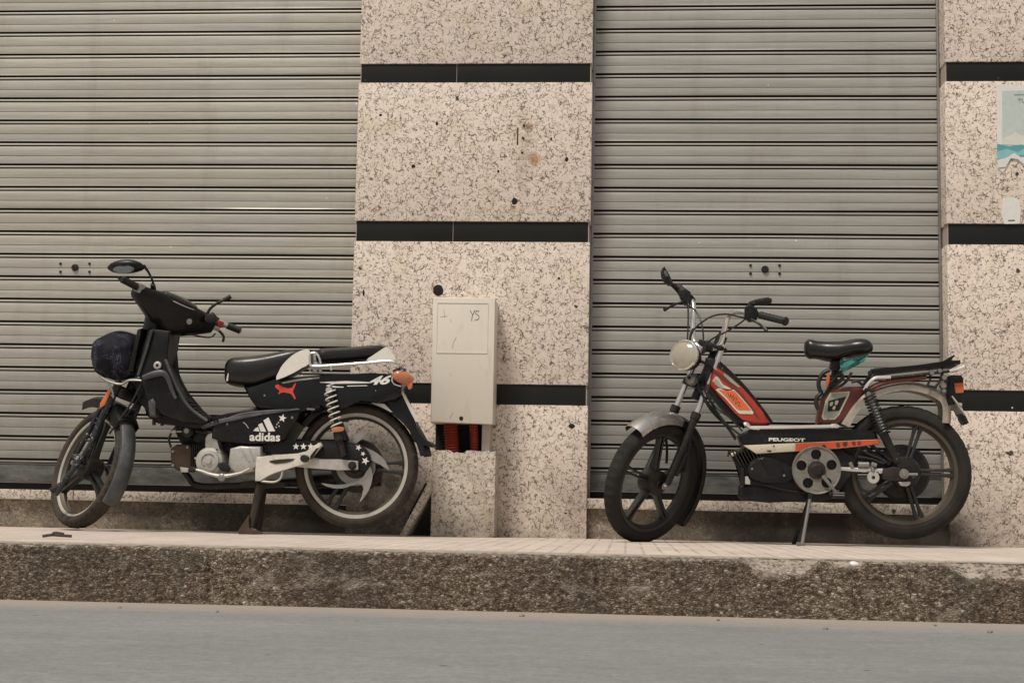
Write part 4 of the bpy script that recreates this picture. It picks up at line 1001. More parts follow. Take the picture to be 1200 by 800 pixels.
# leg shield: curved sheet swept laterally with its edges turned back
ls = [(171, 387), (167, 405), (162, 425), (160, 441), (166, 452), (172, 470), (176, 486), (186, 494)]
for s in (1, -1):
    k_ = 0 if s == 1 else 1
    pts = px([(179, 385.5), (174, 387), (160, 440), (167, 443), (172, 466), (190, 485), (216, 494), (240, 497)] + ([(243, 493), (224, 480), (211, 464), (200, 444), (194, 424), (196, 400), (200, 388)] if s == 1 else [(250, 493), (234, 480), (221, 464), (209, 444), (204, 427), (209, 402), (212, 388)]), Y0-s*.15)
    bm = BM(); slab(bm, pts, Y0-s*.15-.008, Y0-s*.15+.008, bev=.005, seg=2); lg = obj('leg_shield', bm, 'plastic', mp)
    bm = BM(); tube(bm, [P(x, y, Y0-s*.165) for x, y in ((178, 387), (171, 412), (162, 440))], .0065, 8, 4); obj('shield_trim', bm, 'flap', lg)
    if s == 1:
        bm = BM(); tube(bm, [P(x, y, Y0-.172) for x, y in ((168, 443), (180, 438.5), (190, 437), (196, 442), (201, 455), (206, 467))], [.013, .015, .014, .011, .009, .007], 10, 4); obj('knee_trim', bm, 'flap', lg)
        c = P(184.5, 428, Y0-.166); bm = BM(); lathe(bm, [(0, .004), (.012, .006), (.0165, .004), (.018, -.002), (0, -.002)], V((c.x, Y0-.165, c.z)), AX, 24); eb = obj('round_badge', bm, 'alu', lg)
        bm = BM(); lathe(bm, [(0, .001), (.007, .001), (.007, -.001), (0, -.001)], V((c.x, Y0-.1695, c.z)), AX, 12); obj('badge_centre', bm, 'frame', eb)
    bm = BM(); tube(bm, [P(x, y, Y0-s*.155) for x, y in ((194, 421), (201, 440), (211, 461), (224, 479), (243, 493)) if s == 1] or [P(x, y, Y0+.155) for x, y in ((204, 424), (211, 444), (222, 464), (235, 480), (250, 492))], .007, 8, 4); obj('shield_rim', bm, 'flap', lg)
bm = BM(); slab(bm, px([(171, 390), (176, 388), (166, 438), (160, 438)], Y0), Y0-.12, Y0+.12, bev=.002); obj('shield_front', bm, 'plastic', fb)
for k in range(12):    # ribbed floor edge
    t = k/11; q = spline([P(x, y, Y0-.10) for x, y in ((214, 466), (225, 480), (238, 490), (256, 492))], 11)[k*3]
    bm = BM() if k == 0 else bm
    tube(bm, [q+V((0, -.03, 0)), q+V((0, .12, 0))], .0055, 6)
obj('floor_ribs', bm, 'plastic', fb)
bm = BM(); slab(bm, z4([(-30, 130), (0, 60), (60, 62), (120, 95), (165, 118), (200, 112), (300, 90), (440, 60), (560, 62), (560, 90), (440, 150), (300, 165), (165, 160), (60, 120)], .05), Y0-.07, Y0+.07, bev=.012, seg=3); obj('frame_spine', bm, 'frame', mp)
bm = BM(); slab(bm, z4([(165, 150), (240, 118), (420, 84), (600, 68), (606, 76), (430, 98), (260, 134), (180, 160)], .118), Y0-.121, Y0-.10, bev=.003); obj('spine_edge', bm, 'flap', mp)
for q in ((180.5, 495), (190, 495.5)):
    bm = BM(); cyl(bm, P(q[0], q[1]-6, Y0-.05), P(q[0], q[1]+3, Y0-.05), .008); obj('rubber_buffer', bm, 'cable', mp)
c0 = P(178.5, 476, Y0-.15); bm = BM(); slab(bm, px([(174, 470), (180, 466.5), (183, 471), (183, 487), (176, 488)], Y0-.15), Y0-.16, Y0-.05, bev=.005, seg=3); obj('horn_cover', bm, 'flap', mp)

# ---- steered front: axis, wheel, forks, bar (turned towards the wall)
def steer(A, B, psi):
    a = (B-A).normalized(); f0 = V((-a.z, 0, a.x)); n0 = V((0, -1, 0))
    f = f0*cos(psi)+n0*sin(psi); l = n0*cos(psi)-f0*sin(psi)
    return A, a, f, l
A0, sa_, sf_, sl_ = steer(P(112, 545, Y0), P(188, 375, Y0), rad(-43))
Q = lambda s, t, q: A0+sa_*s+sf_*t+sl_*q
Wc = Q(-.024, .030, 0)
fw = wheel('front_wheel', mp, Wc, sa_, sf_, sl_, .272, .074, .222, 'tyre_tan', 'rimbright', 'spoke', 3, paired=.28, hubr=.04, edge=.007, phase=.2, spw=.02)
bm = BM(); lathe(bm, [(0, .055), (.02, .055), (.024, .045), (.050, .038), (.054, .02), (.054, -.02), (.050, -.038), (.02, -.05), (0, -.05)], Wc, sl_, 28); obj('hub', bm, 'engine', fw)
fk = None
for s in (1, -1):
    bm = BM(); tube(bm, [Q(.42, -.005, .062*s), Q(.30, -.006, .066*s), Q(.16, -.010, .070*s), Q(.01, -.030, .072*s)], [.017, .018, .016, .014], 10, 3)
    fk = obj('fork_leg', bm, 'scratched', mp)
    bm = BM(); tube(bm, [Q(.0, -.045, .078*s), Q(-.012, -.01, .080*s), Q(0, .035, .080*s), Q(.0, .07, .080*s)], [.013, .015, .016, .011], 10, 3); obj('leading_link', bm, 'scratched', fk)
    bm = BM(); tube(bm, [Q(.25, .03, .075*s), Q(.13, .035, .078*s), Q(.02, .045, .082*s)], [.012, .013, .010], 10, 2); obj('front_damper', bm, 'scratched' if s == 1 else 'frame', fk)
    bm = BM(); c = Wc+sl_*.085*s; lathe(bm, [(0, .012), (.010, .012), (.012, 0), (0, 0)], c, sl_*s, 8); obj('axle_nut', bm, 'steel', fk)
bm = BM(); tube(bm, [P(x, y, Y0-.10) for x, y in ((121, 484), (112, 508), (100, 530), (86, 550), (76, 562), (66, 580))], [.009, .010, .010, .011, .012, .009], 8, 4); obj('guard_stay', bm, 'scratched', fk)
bm = BM(); tube(bm, [P(x, y, Y0-.06) for x, y in ((60, 575), (68, 570), (76, 566))], .014, 8, 3); obj('stay_end', bm, 'cable', fk)
bm = BM(); box(bm, Q(.34, -.005, 0), (.10, .12, .05), Matrix((sf_, sl_, sa_)).transposed(), bev=.012); cyl(bm, Q(.34, -.01, 0), Q(.62, -.01, 0), .022); obj('fork_crown', bm, 'frame', mp)
bm = BM(); fender(bm, Wc, sa_, sf_, sl_, lambda t: .292+.03*max(0, t-.25)+.012*max(0, -t-.9), -1.85, .50, .036, lip=.016, crown=.012); fg = obj('front_mudguard', bm, 'flap', mp)
bm = BM(); fender(bm, Wc, sa_, sf_, sl_, lambda t: .308+.05*max(0, t-.1), -.55, .74, .055, lip=.05, crown=.010); obj('guard_hood', bm, 'plastic', fg)
bm = BM(); pts = [P(x, y, Y0-.05) for x, y in ((129.5, 455.5), (132.5, 458), (125, 475), (119, 479), (119, 473))]; slab(bm, pts, Y0-.075, Y0-.045, bev=.004); obj('side_reflector', bm, 'lensorange', fg)
# cowl around the handlebar: sections along the bar
def cw(q, s, t, hs, ht): return (Q(s, t, q), sa_*hs, sf_*ht)
hb = cw
st = [hb(.205, .772, -.06, .020, .022), hb(.195, .775, -.065, .034, .034), hb(.15, .765, -.065, .046, .044), hb(.09, .752, -.06, .066, .054), hb(.0, .738, -.055, .086, .062), hb(-.09, .745, -.05, .072, .062), hb(-.15, .758, -.06, .054, .052), hb(-.20, .772, -.07, .040, .040), hb(-.212, .776, -.075, .020, .022)]
bm = BM(); loft(bm, st, 24, 3.6); cowl = obj('handlebar_cowl', bm, 'plastic', mp)
bm = BM(); loft(bm, [(Q(.60, -.02, 0), sl_*.055, sf_*.06), (Q(.66, -.025, 0), sl_*.07, sf_*.065), (Q(.74, -.04, 0), sl_*.10, sf_*.07)], 18, 2.6); obj('cowl_neck', bm, 'plastic', cowl)
bm = BM(); c = Q(.806, -.068, -.01); nrm = (sa_*.95-sf_*.25).normalized(); tq = nrm.cross(sl_).normalized()
loft(bm, [(c, sl_*.10, tq*.045), (c+nrm*.016, sl_*.088, tq*.036), (c+nrm*.022, sl_*.05, tq*.02)], 24, 2.6); sp_ = obj('speedometer', bm, 'gloss', cowl)
bm = BM(); tube(bm, [c+nrm*.004+sl_*.10*cos(t)*1.0+tq*.046*sin(t) for t in [2*pi*i/28 for i in range(28)]], .003, 6, closed=True); obj('speedometer_trim', bm, 'alu', sp_)
c = P(224.5, 384, Y0-.02); cdir = (-sf_).normalized(); kq = Q(.745, -.116, -.07)
bm = BM(); lathe(bm, [(0, .006), (.006, .006), (.0065, .002), (.013, .002), (.014, -.006), (0, -.006)], kq, cdir, 16); ig = obj('ignition_lock', bm, 'alu', cowl)
# bars, grips, levers
grips = []
for s in (1, -1):
    e0, e1, e2 = (Q(.79, -.065, .17), Q(.793, -.08, .205), Q(.798, -.105, .298)) if s == 1 else (Q(.79, -.065, -.19), Q(.795, -.085, -.24), Q(.798, -.115, -.325))
    bm = BM(); tube(bm, [e0, e1, e1+(e2-e1)*.3], .0125, 10); hbz = obj('handlebar', bm, 'chrome', mp)
    bm = BM(); d = (e2-e1); L0 = .30 if s == -1 else .08
    tube(bm, [e1+d*(L0+(1-L0)*k/16) for k in range(17)], [.0165 if k % 2 else .0150 for k in range(16)]+[.017], 14); gp = obj('grip', bm, 'cable', hbz)
    bm = BM(); cyl(bm, e1+d*.99, e1+d*1.06, .013); obj('grip_end', bm, 'frame' if s == 1 else 'alu', gp)
    bm = BM(); box(bm, e1-d*(.10 if s == 1 else .42), (.042, .032, .042), Matrix((sf_, sl_, sa_)).transposed(), bev=.008); sw = obj('switch_housing', bm, 'steel' if s == 1 else 'cable', hbz)
    bm = BM(); tube(bm, [e1+sf_*.02, e1+sf_*.055+d*.25, e1+sf_*.06+d*.9], [.007, .006, .006], 8, 3); obj('brake_lever', bm, 'frame', hbz)
bm = BM(); c = Q(.79, -.10, -.225); box(bm, c, (.02, .03, .028), Matrix((sf_, sl_, sa_)).transposed(), bev=.005); obj('starter_switch', bm, 'switchred', hbz)
bm = BM(); c = Q(.765, -.10, -.215); box(bm, c, (.02, .034, .022), Matrix((sf_, sl_, sa_)).transposed(), bev=.005); obj('throttle_clamp', bm, 'alu', hbz)
bm = BM(); tube(bm, [Q(.76, -.10, -.235), Q(.745, -.115, -.26), Q(.72, -.12, -.265)], .006, 8, 3); obj('clutch_hook', bm, 'cable', hbz)
bm = BM(); tube(bm, [P(212, 393, Y0), P(224, 392, Y0-.03), P(236, 394.5, Y0), P(247, 395, Y0+.1), P(252, 391, Y0+.15)], .004, 6, 4); obj('throttle_cable', bm, 'cable', mp)
# mirrors
Ym = Y0-.17
bm = BM(); c = P(148, 312, Ym)
st = []
for k in range(11):
    t = -1+2*k/10; w = math.sqrt(max(.03, 1-t*t)); st.append((P(148+21.5*t, 312.3-.8*t+1.2*t*t, Ym), V((0, .035*w, 0)), V((0, -.006, .030*w*(1.0 if t < .5 else .95)))))
loft(bm, st, 18, 2.2); mi = obj('mirror', bm, 'plastic', mp)
bm = BM(); slab(bm, ellipse_pts(145, 315.6, 12.5, 4.4, Ym-.03, 22, -.04), Ym-.0335, Ym-.0285, bev=.001); obj('mirror_glass', bm, 'glass', mi)
bm = BM(); tube(bm, [P(168, 311, Ym), P(174, 319, Ym+.01), P(179, 330, Ym+.02), P(181.5, 345, Ym+.06)], [.008, .0055, .005, .006], 8, 4); obj('mirror_stem', bm, 'frame', mi)
bm = BM(); tube(bm, [P(179, 333, Ym+.02), P(180, 343, Ym+.05), P(178, 350, Ym+.05)], [.011, .014, .012], 8, 3); obj('stem_boot', bm, 'cable', mi)
Yf = Y0+.02
bm = BM(); tube(bm, [P(241, 372, Yf), P(246, 362, Yf), P(255, 355, Yf), P(264, 351, Yf)], [.007, .0065, .0065, .007], 8, 4); tube(bm, [P(262, 351.8, Yf), P(270.5, 347.3, Yf)], .010, 8); ms = obj('mirror_stem', bm, 'frame', mp)
bm = BM(); slab(bm, [P(x, y, Yf) for x, y in ((240, 374), (244, 368), (250, 366), (255, 372), (254, 379), (242, 379))], Yf-.02, Yf+.02, bev=.008, seg=3); obj('stem_clamp', bm, 'frame', ms)
# front basket under the bag: bent rods
bm = BM(); 
for s in (1, -1):
    tube(bm, [P(x, y, Y0-.12*s) for x, y in ((119, 442), (128, 447), (142, 450), (152, 445.5), (168, 446))], .0055, 8, 4)
    tube(bm, [P(x, y, Y0-.12*s) for x, y in ((124, 445), (131, 456), (133, 466))], .005, 8, 3)
    tube(bm, [P(x, y, Y0-.09*s) for x, y in ((143, 447), (155, 444), (170, 441))], .005, 8, 3)
for (x, y) in ((119, 442), (131, 448), (145, 449.5), (157, 446)): tube(bm, [P(x, y, Y0-.12), P(x, y, Y0+.12)], .0045, 8)
obj('front_rack', bm, 'steel', mp)
bm = BM(); tube(bm, [P(x, y, Y0-.11) for x, y in ((168, 446), (155, 470), (143, 488), (128, 508))], .005, 8, 4); tube(bm, [P(x, y, Y0-.10) for x, y in ((171, 446), (160, 470), (150, 484), (136, 500))], .004, 8, 4); obj('brake_cable', bm, 'cable', mp)

# bag in the front rack
def bag():
    c = P(141, 417.5, Y0-.02); ob = root('helmet_bag', 'round dark bag under a speckled mesh net in the front rack of the left moped', 'bag', (c.x, Y0-.02, P(141, 446, Y0).z))
    bm = BM(); bmesh.ops.create_icosphere(bm, subdivisions=5, radius=1)
    out = [(110.5, 402), (118, 396), (128, 391.5), (140, 389.5), (152, 391), (162, 394), (170, 401), (170, 420), (168, 440), (160, 446), (140, 446.5), (126, 443), (113, 437), (110.5, 425)]
    pts = [P(x, y, Y0-.02) for x, y in out]; 
    import bisect
    ang = sorted((math.atan2(p.z-c.z, p.x-c.x), (V((p.x-c.x, 0, p.z-c.z))).length) for p in pts)
    def rr(t):
        A = [a for a, _ in ang]; i = bisect.bisect(A, t) % len(A); j = (i-1) % len(A)
        d = (A[i]-A[j]) % (2*pi); u = ((t-A[j]) % (2*pi))/d if d else 0
        return ang[j][1]*(1-u)+ang[i][1]*u
    for v in bm.verts:
        t = math.atan2(v.co.z, v.co.x); s = math.sqrt(v.co.x**2+v.co.z**2)
        R = rr(t)*.99; s2 = s**.8
        n = noise.noise(V(v.co)*2.4)*.05+noise.noise(V((v.co.x*7, v.co.y*3, v.co.z*2)))*.035
        v.co = V((c.x+cos(t)*R*s2*(1+n), c.y+v.co.y*.125*(1+n*1.5), c.z+sin(t)*R*s2*(1+n*.5)))
    t = NT('dark_bag_fabric'); w = t.noise(9, 5, .6)
    vv = t.vor(230, 'F1'); mk = t.ramp(t.noise(16, 4, .6, dist=.5).outputs[0], [(.50, 0.), (.62, 1.)])
    dots = t.math('MULTIPLY', t.ramp(vv.outputs[0], [(.30, 1.), (.5, 0.)]), mk)
    cc = t.mix(w.outputs[0], rgb(.003, .003, .005), rgb(.012, .011, .020)); cc = t.mix(t.math('MULTIPLY', dots, .7), cc, rgb(.16, .17, .24))
    t.bump(w.outputs[0], .6, .015); t.set(color=cc, rough=.7, spec=.2)
    MT['bag'] = t.m
    obj('bag_body', bm, 'bag', ob)
    bm = BM(); tube(bm, [P(x, y, Y0-.06) for x, y in ((110, 402.5), (119, 396), (130, 390.5), (141, 388.5), (152, 390.5), (163, 394.5))], .0045, 6, 5); obj('drawstring', bm, 'cable', ob)
bag()

# ================================================================== RIGHT MOPED
Y1 = -.42
pc = P(945, 637, Y1)
mq = root('pedal_moped', 'red and black pedal moped with chrome handlebar and round headlamp, parked on the right', 'moped', (pc.x, Y1, 0))
R2 = P(1059, 553, Y1)
rw2 = wheel('rear_wheel', mq, R2, UP, FW, AX, .283, .070, .219, 'tyre', 'rimtan', 'spoke', 5, paired=.17, hubr=.055, edge=.013, phase=-pi/2, spw=.018)
bm = BM(); lathe(bm, [(0, .055), (.022, .055), (.026, .046), (.060, .042), (.066, .03), (.066, -.03), (.11, -.034), (.115, -.04), (0, -.04)], R2, AX, 36); obj('hub', bm, 'frame', rw2)
bm = BM(); lathe(bm, [(.088, -.044), (.118, -.044), (.120, -.047), (.118, -.050), (.088, -.050)], R2, AX, 40, closed=True); obj('sprocket', bm, 'frame', rw2)
z8 = lambda L, d=0: px([(840+x/3.871, 460+y/3.871) for x, y in L], Y1-d)
z7 = lambda L, d=0: px([(900+x/4.8, 380+y/4.8) for x, y in L], Y1-d)
z6 = lambda L, d=0: px([(700+x/4., 440+y/4.) for x, y in L], Y1-d)
z9 = lambda L, d=0: px([(820+x/8., 410+y/8.) for x, y in L], Y1-d)
def sl(name, L, f, d, half, mat, parent, bev=.006, seg=2, smooth=0, label=None, yc=0.):
    bm = BM(); slab(bm, f(L, d), Y1-yc-half, Y1-yc+half, bev=bev, seg=seg, smooth=smooth); return obj(name, bm, mat, parent, label=label)
def dc(name, L, f, d, mat, parent, th=.0012, smooth=0):
    bm = BM(); p = f(L, d)
    if smooth: p = spline(p, smooth, True)
    slab(bm, p, Y1-d-th, Y1-d, bev=0); return obj(name, bm, mat, parent)
# red tank
tank = [(60, 70), (112, 66), (150, 95), (270, 200), (400, 330), (500, 450), (600, 580), (672, 682), (640, 712), (470, 712), (420, 700), (380, 712), (340, 680), (280, 620), (190, 530), (110, 430), (60, 370), (30, 330), (35, 200)]
tk = sl('frame_downtube', tank, z9, .04, .045, 'frame', mq, bev=.012, seg=3)
tk = sl('fuel_tank', [(128, 172), (165, 160), (270, 235), (400, 345), (500, 465), (600, 590), (662, 682), (620, 706), (480, 704), (400, 650), (330, 590), (250, 500), (170, 410), (95, 330), (100, 250)], z9, .062, .062, 'red', mq, bev=.016, seg=4)
dt = .0632
dc('tank_stripe', [(135, 178), (150, 185), (280, 290), (400, 410), (500, 545), (560, 640), (545, 640), (480, 550), (380, 430), (260, 310), (120, 200)], z9, dt, 'darkred', tk)
dc('tank_patch', [(228, 215), (300, 270), (380, 345), (365, 352), (290, 300), (225, 240)], z9, dt, 'decalgrey', tk)
dc('tank_patch', [(118, 290), (150, 245), (172, 255), (215, 320), (262, 345), (308, 375), (250, 380), (200, 362), (160, 335)], z9, dt, 'cream', tk)
dc('tank_patch', [(128, 292), (150, 270), (170, 285), (210, 340), (240, 362), (200, 358), (160, 330)], z9, dt+.0013, 'decalgrey', tk)
dc('tank_decal', [(150, 372), (172, 358), (330, 372), (370, 420), (505, 578), (500, 600), (378, 598), (355, 585), (240, 455)], z9, dt, 'cream', tk)
dc('tank_decal_field', [(180, 372), (325, 384), (362, 424), (480, 562), (378, 562), (350, 555), (250, 440)], z9, dt+.0013, 'decalorange', tk)
sc2 = BM(); 
for k, q in enumerate([[(262, 395), (280, 440), (292, 405)], [(292, 405), (296, 450), (318, 420)], [(318, 430), (312, 475), (340, 440), (352, 470)], [(345, 452), (335, 505), (362, 480), (372, 500)], [(378, 486), (362, 525), (388, 520)]]):
    tube(sc2, z9(q, dt+.0026), .0011, 5, 3)
obj('tank_lettering', sc2, 'darkred', tk)
bm = BM(); tube(bm, z9([(112, 66), (150, 95), (270, 200), (400, 330), (500, 450), (600, 580), (670, 680)], .0), .009, 8, 3); obj('tank_seam', bm, 'frame', tk)
# main beam and side panels
bd = sl('side_panel', [(100, 190), (150, 166), (250, 164), (540, 163), (640, 166), (720, 172), (735, 207), (700, 214), (560, 222), (118, 237)], z8, .075, .075, 'plastic', mq, bev=.010, seg=3)
sl('panel_stripe', [(120, 238), (735, 211), (747, 230), (560, 252), (180, 277)], z8, .082, .078, 'cream', bd, bev=.003)
dc('panel_stripe_orange', [(357, 229), (734, 213), (745, 229), (560, 250), (357, 266)], z8, .0832, 'orange', bd)
for q in ([(540, 232), (552, 224), (560, 240), (548, 250)], [(570, 226), (592, 222), (590, 240), (574, 242)], [(612, 222), (626, 220), (630, 236), (618, 238)], [(640, 219), (654, 224), (648, 236), (640, 234)]): dc('stripe_worn_letter', q, z8, .0846, 'darkred', bd, smooth=2)
for q in ([(478, 240), (490, 236), (500, 256), (490, 262)], [(580, 228), (586, 228), (585, 238), (579, 236)], [(225, 262), (250, 262), (240, 270)], [(255, 240), (262, 238), (260, 250)]): dc('stripe_chip', q, z8, .0847, 'hole', bd, smooth=2)
text('maker_name', 'PEUGEOT', z8([(318, 213)], .0762)[0], .152, 'decalwhite', bd, Y1-.0762, .035, 0, rot=-.006, height=.0145)
bm = BM(); lathe(bm, [(0, .002), (.009, .002), (.009, 0), (0, 0)], V((z8([(222, 218)], .08)[0].x, Y1-.0752, z8([(222, 218)], .08)[0].z)), AX, 12); obj('emblem', bm, 'frame', bd)
bm = BM(); tube(bm, z9([(415, 700), (440, 695), (480, 728), (560, 735)], .08), [.010, .011, .008, .007], 8, 3); tube(bm, z8([(150, 158), (300, 157), (520, 152)], .08), .0085, 8); tube(bm, z8([(518, 152), (540, 150), (545, 160)], .08), .011, 8, 2); obj('top_rail', bm, 'chrome', mq)
# engine
sl('engine_block', [(60, 268), (110, 250), (180, 276), (350, 262), (560, 255), (640, 300), (600, 380), (560, 440), (400, 450), (110, 420), (106, 350)], z8, .03, .05, 'fins', mq, bev=.008)
eg = sl('engine_cover', [(140, 350), (150, 315), (190, 292), (235, 292), (290, 312), (345, 338), (350, 375), (340, 400), (260, 408), (180, 400), (145, 378)], z8, .085, .03, 'plastic', mq, bev=.014, seg=4, smooth=3, yc=.055)
bm = BM(); tube(bm, z8([(200, 300), (225, 340), (240, 370)], .087), .003, 6, 3); tube(bm, z8([(290, 320), (300, 350), (290, 390)], .087), .003, 6, 3); obj('cover_rib', bm, 'frame', eg)
for q in ((305, 375), (160, 345)):
    c = z8([q], .086)[0]; bm = BM(); lathe(bm, [(0, .004), (.005, .004), (.006, 0), (0, 0)], V((c.x, Y1-.085, c.z)), AX, 10); obj('bolt', bm, 'steel', eg)
bm = BM()
u0 = V((z8([(165, 262)])[0]-z8([(75, 262)])[0])).normalized()
for k in range(8):       # slanted cylinder fins
    ax_, ay_ = 72+k*15, 268-k*2.5; bx_, by_ = ax_+34, ay_+64
    slab(bm, z8([(ax_, ay_), (ax_+5, ay_-1), (bx_+5, by_-1), (bx_, by_)], .07), Y1-.072, Y1+.07, bev=0)
slab(bm, z8([(85, 275), (170, 262), (195, 315), (115, 325)], .05), Y1-.05, Y1+.05, bev=0)
cy2 = obj('cylinder', bm, 'fins', mq)
bm = BM(); tube(bm, z8([(92, 262), (62, 272), (48, 288)], .05), .004, 6, 3); tube(bm, z8([(62, 272), (50, 268)], .05), .006, 6); obj('spark_plug_lead', bm, 'cable', cy2)
bm = BM(); cyl(bm, *z8([(66, 282), (86, 274)], .05), .008); obj('spark_plug', bm, 'cream', cy2)
for s in (1,):
    bm = BM(); tube(bm, z8([(116, 340), (116, 400), (120, 420)], .07), .010, 8, 2); obj('engine_mount', bm, 'frame', mq)
    bm = BM(); slab(bm, z8([(128, 380), (140, 378), (152, 400), (152, 416), (128, 414)], .075), Y1-.08, Y1-.06, bev=.003); obj('engine_bracket', bm, 'alu', mq)
sl('undertray', [(104, 420), (200, 414), (340, 440), (460, 452), (560, 448), (560, 470), (480, 490), (240, 498), (120, 488), (100, 470)], z8, .05, .05, 'plastic', mq, bev=.010, seg=3)
bm = BM(); tube(bm, z8([(200, 412), (300, 440), (420, 452), (540, 444)], .075), .004, 8, 3); obj('tray_edge', bm, 'plastic', mq)
# pulley disc with round holes
def holed_disc(c, R, ri, n, rh, rc, th, phase=0):
    """disc with n round holes: built as ring sectors around each hole"""
    bm = BM(); N = 90; rings = []
    # polar grid, faces whose centre falls in a hole are dropped, rim verts snapped to the hole circle
    rs = [ri+(R-ri)*i/14 for i in range(15)]
    vs = [[None]*N for _ in rs]
    hs = [(rc*cos(phase+2*pi*k/n), rc*sin(phase+2*pi*k/n)) for k in range(n)]
    for i, r in enumerate(rs):
        for j in range(N):
            x, z = r*cos(2*pi*j/N), r*sin(2*pi*j/N)
            for hx, hz in hs:
                d = math.hypot(x-hx, z-hz)
                if rh*.72 < d < rh*1.22: k = rh/d; x, z = hx+(x-hx)*k, hz+(z-hz)*k
            vs[i][j] = bm.verts.new((c.x+x, c.y, c.z+z))
    for i in range(len(rs)-1):
        for j in range(N):
            q = (vs[i][j], vs[i+1][j], vs[i+1][(j+1) % N], vs[i][(j+1) % N]); m = sum((v.co for v in q), V())/4
            if any(math.hypot(m.x-c.x-hx, m.z-c.z-hz) < rh*.97 for hx, hz in hs): continue
            try: bm.faces.new(q)
            except ValueError: pass
    bmesh.ops.delete(bm, geom=[v for v in bm.verts if not v.link_faces], context='VERTS')
    bmesh.ops.solidify(bm, geom=bm.faces[:], thickness=th)
    return bm
pcn = z8([(453, 350)], .095)[0]; pcn.y = Y1-.095
pul = obj('pulley', holed_disc(pcn, .100, .02, 5, .0215, .066, .006, .35), 'greasy', mq)
bm = BM(); lathe(bm, [(.094, .004), (.099, .006), (.102, .002), (.102, -.018), (.094, -.018)], pcn, AX, 60, closed=True); obj('pulley_rim', bm, 'greasy', pul)
bm = BM(); lathe(bm, [(0, .014), (.020, .014), (.024, .010), (.036, .008), (.038, 0), (.038, -.03), (0, -.03)], pcn, AX, 28); obj('pulley_hub', bm, 'engine', pul)
bm = BM(); lathe(bm, [(0, -.02), (.09, -.02), (.09, -.03), (0, -.03)], pcn, AX, 40); obj('pulley_back', bm, 'fins', pul)
# crank and pedal
bm = BM(); tube(bm, z8([(480, 376), (500, 400), (525, 432), (540, 452)], .12), [.009, .008, .007, .008], 8, 3); ck = obj('pedal_crank', bm, 'steel', mq)
bm = BM(); a, b = z8([(514, 450)], .17)[0], z8([(578, 480)], .17)[0]; boxb(bm, a.x, b.x, Y1-.215, Y1-.130, b.z, a.z, bev=.005)
pdl = obj('pedal', bm, 'frame', ck)
bm = BM(); boxb(bm, a.x+.006, b.x-.006, Y1-.2175, Y1-.2155, b.z+.011, b.z+.016); boxb(bm, a.x+.006, b.x-.006, Y1-.2175, Y1-.2155, b.z+.021, b.z+.025); obj('pedal_reflector', bm, 'steel', pdl)
# seat pillar frame
sf2 = sl('seat_frame', [(275, 562), (288, 480), (300, 420), (330, 385), (350, 352), (540, 348), (545, 375), (520, 400), (480, 450), (430, 520), (402, 560)], z7, .045, .045, 'darkred', mq, bev=.008, seg=3)
dc('frame_label_border', [(302, 520), (322, 430), (350, 384), (460, 376), (455, 400), (400, 510), (375, 535), (312, 536)], z7, .0462, 'cream', sf2)
dc('frame_label', [(310, 520), (330, 432), (354, 391), (452, 383), (446, 402), (393, 506), (371, 527), (318, 528)], z7, .0475, 'decalgrey', sf2)
dc('frame_label_print', [(340, 430), (440, 405), (400, 485), (335, 490)], z7, .0488, 'frame', sf2)
for q in ([(350, 440), (366, 436), (362, 455), (348, 458)], [(378, 430), (396, 428), (390, 450), (376, 452)], [(366, 462), (380, 458), (376, 478), (362, 480)]): dc('frame_label_mark', q, z7, .0501, 'cream', sf2, smooth=2)
# saddle
bm = BM()
L = [(205, 108, 166, .020), (212, 94, 178, .034), (232, 84, 194, .044), (270, 93, 194, .048), (320, 97, 205, .055), (370, 97, 212, .070), (420, 95, 200, .085), (470, 86, 192, .100), (520, 84, 184, .105), (552, 92, 176, .10), (572, 112, 166, .085), (578, 125, 158, .06)]
loftx(bm, [(900+a/4.8, 380+b/4.8, 380+c/4.8, d) for a, b, c, d in L], Y1, ex=2.5, n=26, sm=3); sd = obj('saddle', bm, 'leather', mq)
bm = BM(); cyl(bm, *z7([(388, 205), (372, 300)], .0), .015); cyl(bm, *z7([(372, 300), (355, 360)], .0), .018); obj('seat_post', bm, 'frame', sd)
sl('saddle_bracket', [(360, 205), (415, 205), (418, 230), (400, 262), (372, 262), (352, 240)], z7, .03, .035, 'frame', sd, bev=.004)
bm = BM()
helix(bm, z7([(440, 190)], .05)[0], z7([(430, 230)], .05)[0], .016, .003, 4); obj('saddle_spring', bm, 'steel', sd)
# lock chain and strap on the post
lk = root('cable_lock', 'black cable lock with a red tag looped round the seat post of the red moped', 'lock', tuple(z7([(330, 440)], .07)[0]))
bm = BM(); tube(bm, z7([(345, 255), (310, 275), (285, 320), (290, 365), (300, 385), (275, 410), (272, 450), (285, 480)], .075), .009, 8, 5); tube(bm, z7([(400, 262), (420, 300), (380, 340), (330, 385), (290, 420)], .080), .008, 8, 5); tube(bm, z7([(470, 270), (440, 320), (400, 350), (350, 365)], .060), .006, 8, 5); obj('lock_cable', bm, 'cable', lk)
bm = BM(); loft(bm, [(p, V((.012, 0, .008)), V((0, .012, 0))) for p in z7([(410, 262), (380, 300), (350, 345), (318, 395)], .095)], 10, 3); obj('lock_body', bm, 'plastic', lk)
bm = BM(); slab(bm, z7([(330, 285), (348, 290), (338, 350), (326, 350)], .10), Y1-.104, Y1-.098, bev=.002, smooth=2); obj('red_tag', bm, 'lensred', lk)
